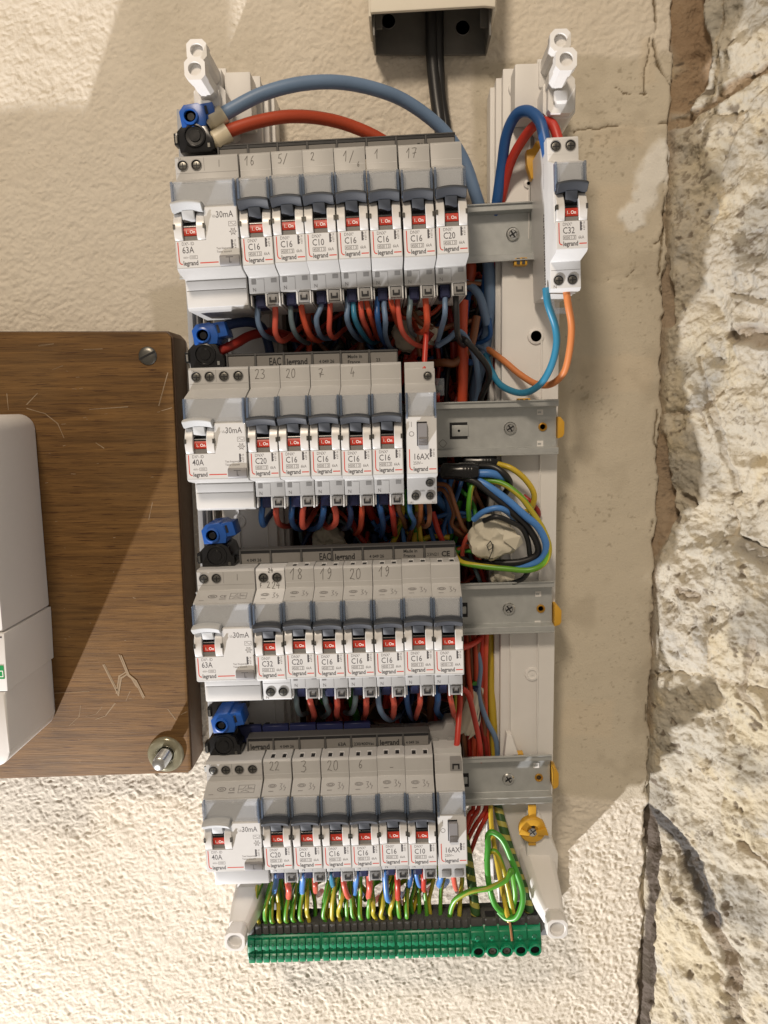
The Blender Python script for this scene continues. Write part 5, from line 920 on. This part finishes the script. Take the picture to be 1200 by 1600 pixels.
# wires deep in the cavity: an uncountable tangle
def tangle(lb, n, X0, X1, Z0, Z1, cols, seed, vert=.6, Y0=24, Y1=74):
    rg = random.Random(seed); b = MB(); fm = []; mats_ = ['wire_'+c for c in cols]
    for k in range(n):
        x, z, y = rg.uniform(X0, X1), rg.uniform(Z0, Z1), rg.uniform(Y0, Y1); a = rg.uniform(0, 6.28) if rg.random() > vert else rg.choice((-1.57, 1.57))+rg.uniform(-.5, .5); pts = [(x, y, z)]
        for j in range(5):
            a += rg.uniform(-.7, .7); x = min(X1, max(X0, x+14*math.cos(a))); z = min(Z1, max(Z0, z+20*math.sin(a))); y = min(Y1, max(Y0, y+rg.uniform(-9, 9))); pts.append((x, y, z))
        f0 = len(b.f); b.tube(spline(pts, 5), rg.choice((1.5, 1.6, 1.9, 2.8)), 7); fm += [rg.randrange(len(cols))]*(len(b.f)-f0)
    me = b.mesh('wire_tangle', mats_, recalc=False, angle=80); me.polygons.foreach_set('material_index', fm)
    o = obj('wire_tangle', me, kind='stuff'); o['label'] = lb; o['category'] = 'wires'; return o
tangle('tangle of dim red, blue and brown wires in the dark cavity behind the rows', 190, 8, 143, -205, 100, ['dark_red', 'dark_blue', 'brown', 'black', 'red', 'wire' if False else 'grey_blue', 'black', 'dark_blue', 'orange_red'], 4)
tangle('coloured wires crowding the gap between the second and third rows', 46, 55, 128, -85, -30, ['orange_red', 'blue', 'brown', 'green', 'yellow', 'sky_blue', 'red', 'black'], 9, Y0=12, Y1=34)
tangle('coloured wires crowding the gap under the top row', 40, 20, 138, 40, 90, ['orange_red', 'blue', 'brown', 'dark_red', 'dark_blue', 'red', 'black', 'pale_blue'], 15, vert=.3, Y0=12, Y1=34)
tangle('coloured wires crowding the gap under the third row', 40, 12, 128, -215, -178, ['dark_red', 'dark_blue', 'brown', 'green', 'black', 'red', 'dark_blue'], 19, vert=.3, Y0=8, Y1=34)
# ------------------------------------------------------------------ green earth terminal strip
zr = lambda x: (P(385, 1475, -20)[2]+(x-(-32))*(P(845, 1465, -20)[2]-P(385, 1475, -20)[2])/(169.5+32))
eroll = math.atan((P(845, 1466, -20)[2]-P(385, 1481, -20)[2])/201.5)
EM = Matrix.Translation(Vector((-32, -20, P(385, 1481, -20)[2]))*S)@Matrix.Rotation(-eroll, 4, 'Y')
eb = thing('earth_bar', 'dark grey bar that carries the green earth terminals at the bottom', 'terminal rail', M=EM)
b = MB(); b.box(-1, 203, 3, 15, 2, 14.6); b.box(-1, 203, 15.1, 16, 2, 16.5); obj('bar_body', b.mesh('bar_body', 'comb_grey', .5), eb)
b = MB(); b.box(-4, 212, 14, 27, -9, 2); obj('bar_foot', b.mesh('bar_foot', 'frame_grey', .8), eb)
SL = []
def earth_block(x0, n, w, label):
    t = thing('earth_terminal', label, 'terminal block', M=EM@Matrix.Translation(Vector((x0, 0, 0))*S)); L = n*w
    b = MB(); b.prism([(0, -9.6), (-1.5, -9.2), (-2.6, -3.5), (-.8, 4.2), (2, 7.6), (14, 8.5), (14, -9.6)], -.6, L+.8); obj('block_body', b.mesh('block_body', 'earth_green', .4), t)
    for k in range(n):
        l = part('lever', ('elever', w), lambda b: (b.prism([(-3.6, -9.0), (-5.0, -6.5), (-5.0, -3.6), (-3.6, -2.0), (-1.4, -1.8), (-1.4, -9.0)], .35, w-.35), b.prism([(-3.2, -1.7), (-3.6, 3.4), (-1.4, 6.6), (1.2, 6.6), (1.2, -1.7)], .25, w-.25)), 'earth_green', t, bevel=.35); l.location = (S*k*w, 0, 0)
        g = part('lever_notch', ('enotch', w), lambda b: (b.prism([(.9, -3.9), (w/2, -2.9), (w-.9, -3.9), (w-.9, -5.0), (.9, -5.0)], -5.15, -4.6, 'y'), b.box(w/2-.65, w/2+.65, -3.75, -3.0, 2.8, 4.8)), 'earth_shade', t); g.location = (S*k*w, 0, 0)
        s_ = part('wire_entry', ('entry', w), lambda b: (b.box(.5, w-.5, 1.0, 11, 8.6, 15.0)), 'comb_grey', t, bevel=.7); s_.location = (S*k*w, 0, 0); SL.append(x0+(k+.5)*w)
    return t
w10 = (50.0-1.6)/10
# block extents from the photograph (pixels at the lower edge)
bl = [(388, 501), (504, 618), (621, 734)]; nm = ['leftmost green earth terminal block full of wires', 'middle green earth terminal block', 'third green earth terminal block with mostly empty grey entries']
Mi = EM.inverted()
def elx(px, py=1480, Y=-21):
    q = Mi @ (Vector(P(px, py, Y))*S); return q.x/S
for (a, c), l in zip(bl, nm): xa, xb = elx(a), elx(c); earth_block(xa, 10, (xb-xa)/10, l)
xa, xb = elx(736), elx(846); wb = (xb-xa)/5
t = thing('earth_terminal', 'green five-hole earth terminal block for thick cables at the right', 'terminal block', M=EM@Matrix.Translation(Vector((xa, 0, 0))*S))
b = MB(); b.prism([(0, -9.0), (-1.5, -8.6), (-2.6, -2), (-.8, 5), (3, 9.6), (14, 9.6), (14, -9.0)], 0, xb-xa); b.prism([(-3.5, -9.8), (-3.5, 0), (-1, 2), (6, 2), (6, -9.8)], -.4, 1.4); obj('block_body', b.mesh('block_body', 'earth_green', .5), t)
for k in range(5):
    cx = (k+.5)*wb
    c = part('screw_tube', ('stube', 1), lambda b: b.lathe([(4.3, -2), (4.3, 3.6), (3.9, 4.1), (3.3, 4.1), (3.1, 3.6), (3.1, 1.6)], (0, -1, -5.2), n=26), 'earth_green', t, angle=40); c.location = (S*cx, 0, 0)
    c = part('tube_well', ('stubew', 1), lambda b: b.lathe([(3.2, 0), (0, 0)], (0, -3.4, -5.2), n=26), 'slot_black', t); c.location = (S*cx, 0, 0)
    if k in (1, 2): c = part('tube_screw', ('stubes', 1), lambda b: b.lathe([(2.5, 0), (2.3, .5), (.9, .5), (.7, -.1), (0, -.1)], (0, -3.5, -5.4), n=16), 'dull_screw', t); c.location = (S*cx, 0, 0)
    c = part('cell_face', ('scell', round(wb, 2)), lambda b: (b.prism([(-2.2, -.5), (-2.9, 2.8), (-1.2, 7.2), (2, 8.9), (3, 8.9), (3, -.5)], -wb/2+.4, wb/2-.4)), 'earth_green', t, bevel=.6); c.location = (S*cx, 0, 0)
    c = part('cell_mark', ('smark', 1), lambda b: (b.box(-1.7, 1.7, -3.1, -2.4, 2.4, 5.0)), 'earth_shade', t, bevel=.3); c.location = (S*cx, 0, 0)
    c = part('cable_entry', ('sentry', round(wb, 2)), lambda b: b.box(-wb/2+.7, wb/2-.7, 1.5, 13, 9.0, 14.8), 'comb_grey', t, bevel=.8); c.location = (S*cx, 0, 0)
    c = part('entry_well', ('sentryw', 1), lambda b: b.box(-3.4, 3.4, 3.2, 9, 14.75, 15.0), 'slot_black', t, smooth=False); c.location = (S*cx, 0, 0)
# earth wires
rr = random.Random(21)
def eworld(x, y, z): q = EM @ (Vector((x, y, z))*S); return np.array([q.x/S, q.y/S, q.z/S])
def rawwire(lb, color, pts, r, group=None):
    m = color if color in MATS else 'wire_'+color; o = obj('wire', tube_mesh(spline(pts, 7), r, m, 10, m in ('wire_earth', 'wire_earth_yellow', 'sleeve_stripe'))); o['label'] = lb; o['category'] = 'wire'; o['group'] = group or 'wires and cables of the distribution panel'
occ = list(range(0, 9)) + [10, 11, 12, 13, 14, 15, 16, 17, 18, 19] + [20, 21]
colr = ['wire_earth', 'wire_earth_yellow', 'wire_earth', 'wire_earth', 'wire_earth_yellow', 'wire_earth', 'wire_earth', 'wire_earth', 'wire_earth_yellow', 'wire_earth', 'wire_earth_yellow', 'wire_earth_yellow', 'wire_earth', 'wire_earth', 'wire_earth', 'wire_earth', 'wire_earth_yellow', 'wire_earth_yellow', 'wire_earth_yellow', 'wire_earth', 'wire_earth', 'wire_earth']
for j, s_ in enumerate(occ):
    x = SL[s_]; h = rr.uniform(20, 27); lean = (8-6*(j/21))+rr.uniform(-7, 7); 
    if j == 0: lean = 9
    pts = [eworld(x, 5, 9), eworld(x, 4.5, 15), eworld(x-.6+rr.uniform(-1, 1), 1+rr.uniform(-3, 3), 22), eworld(x+lean*.3, 0+rr.uniform(-5, 5), 15+h*.75), eworld(x+lean*.9, 4+rr.uniform(-3, 6), 17+h+4), eworld(x+lean*1.7, 16+rr.uniform(0, 8), 17+h+10+rr.uniform(0, 8)), eworld(x+lean*2.4+rr.uniform(-8, 8), 26, 17+h+24)]
    N10 = NTH+['eighth', 'ninth', 'tenth']
    rawwire('earth wire rising from the %s entry of the %s green terminal block' % (N10[s_ % 10], ['leftmost', 'middle', 'third'][s_//10]), colr[j], pts, 1.5, 'green and yellow earth wires of the bottom strip')
for k in range(30):                         # the crowded layer right behind the front row
    x = 4+k*4.45+rr.uniform(-1.5, 1.5); l = rr.uniform(-5, 9); y = rr.uniform(7, 11)
    rawwire('green earth wire standing just behind the front row of earth wires', 'wire_earth' if k % 4 else 'wire_earth_yellow', [eworld(x, y, 12), eworld(x+rr.uniform(-1, 1), y, 24), eworld(x+l*.4, y+rr.uniform(-3, 2), 34), eworld(x+l, y+rr.uniform(-2, 5), 44), eworld(x+l*2, y+12, 58)], 1.45, 'earth wires standing in the second layer')
for k in range(10):                         # a second, deeper layer crossing behind
    x = rr.uniform(15, 125); d = rr.choice((-1, 1)); pts = [eworld(x, 18, 20), eworld(x+d*6, 16, 32), eworld(x+d*16, 14, 40), eworld(x+d*28, 18, 48), eworld(x+d*36, 26, 62)]
    rawwire('green earth wire crossing behind the row of upright ones', 'wire_earth' if k % 3 else 'wire_earth_yellow', pts, 1.7, 'green earth wires crossing behind')
E1 = elx
x = SL[28]; xx = SL[29]
wire('green earth wire curving from the third block into the hanging coil', 'wire_earth', [(704,1448,-12),(704,1430,-15),(712,1405,-20),(735,1392,-24),(765,1388,-26),(790,1375,-26),(799,1360,-24),(802,1378,-20),(805,1400,-18),(800,1422,-16),(792,1432,-16)], 1.9, k=9)
wire('bright green earth wire coiled in a tall loop', 'green', [(794,1430,-16),(775,1415,-20),(763,1380,-22),(761,1345,-20),(763,1322,-18),(762,1306,-16),(770,1301,-16),(785,1312,-18),(800,1345,-20),(814,1385,-24),(817,1410,-26),(808,1432,-24),(792,1435,-20),(779,1424,-16)], 2.0, k=9)
wire('yellow earth wire inside the tall loop', 'wire_earth_yellow', [(760,1345,-12),(764,1332,-14),(774,1332,-16),(784,1352,-18),(792,1385,-18),(798,1410,-18),(801,1426,-18)], 1.9, k=9)
wire('brownish yellow wire running down to the bare copper tip', 'yellow', [(766,1240,10),(768,1290,2),(776,1345,-6),(786,1395,-14),(794,1432,-20),(796,1440,-21)], 1.7)
wire('bare copper end poking down over the green block', 'copper', [(795,1434,-21),(797,1448,-24),(800,1470,-27)], .8, cat='wire end', name='copper_tip')
wire('yellow earth wire left of the striped cable', 'wire_earth_yellow', [(717,1448,-12),(718,1430,-14),(719,1400,-12),(722,1372,-8),(720,1345,0)], 1.6)
wire('yellow earth wire slanting at the right end of the bottom row', 'yellow', [(645,1425,-8),(652,1400,-8),(658,1384,-6),(672,1376,0),(685,1360,10)], 1.5)
wire('thick striped green cable at the left of the five-hole block', 'sleeve_stripe', [(744,1450,-12),(743,1425,-13),(738,1390,-10),(732,1350,-4),(727,1318,4),(722,1280,14)], 3.3, cat='cable', name='striped_cable', n=16, k=9)
wire('thick striped green cable slanting to the right end of the strip', 'sleeve_stripe', [(829,1448,-12),(827,1425,-12),(818,1390,-9),(803,1345,-3),(788,1300,4),(776,1255,14),(770,1220,22)], 3.3, cat='cable', name='striped_cable', n=16, k=9)
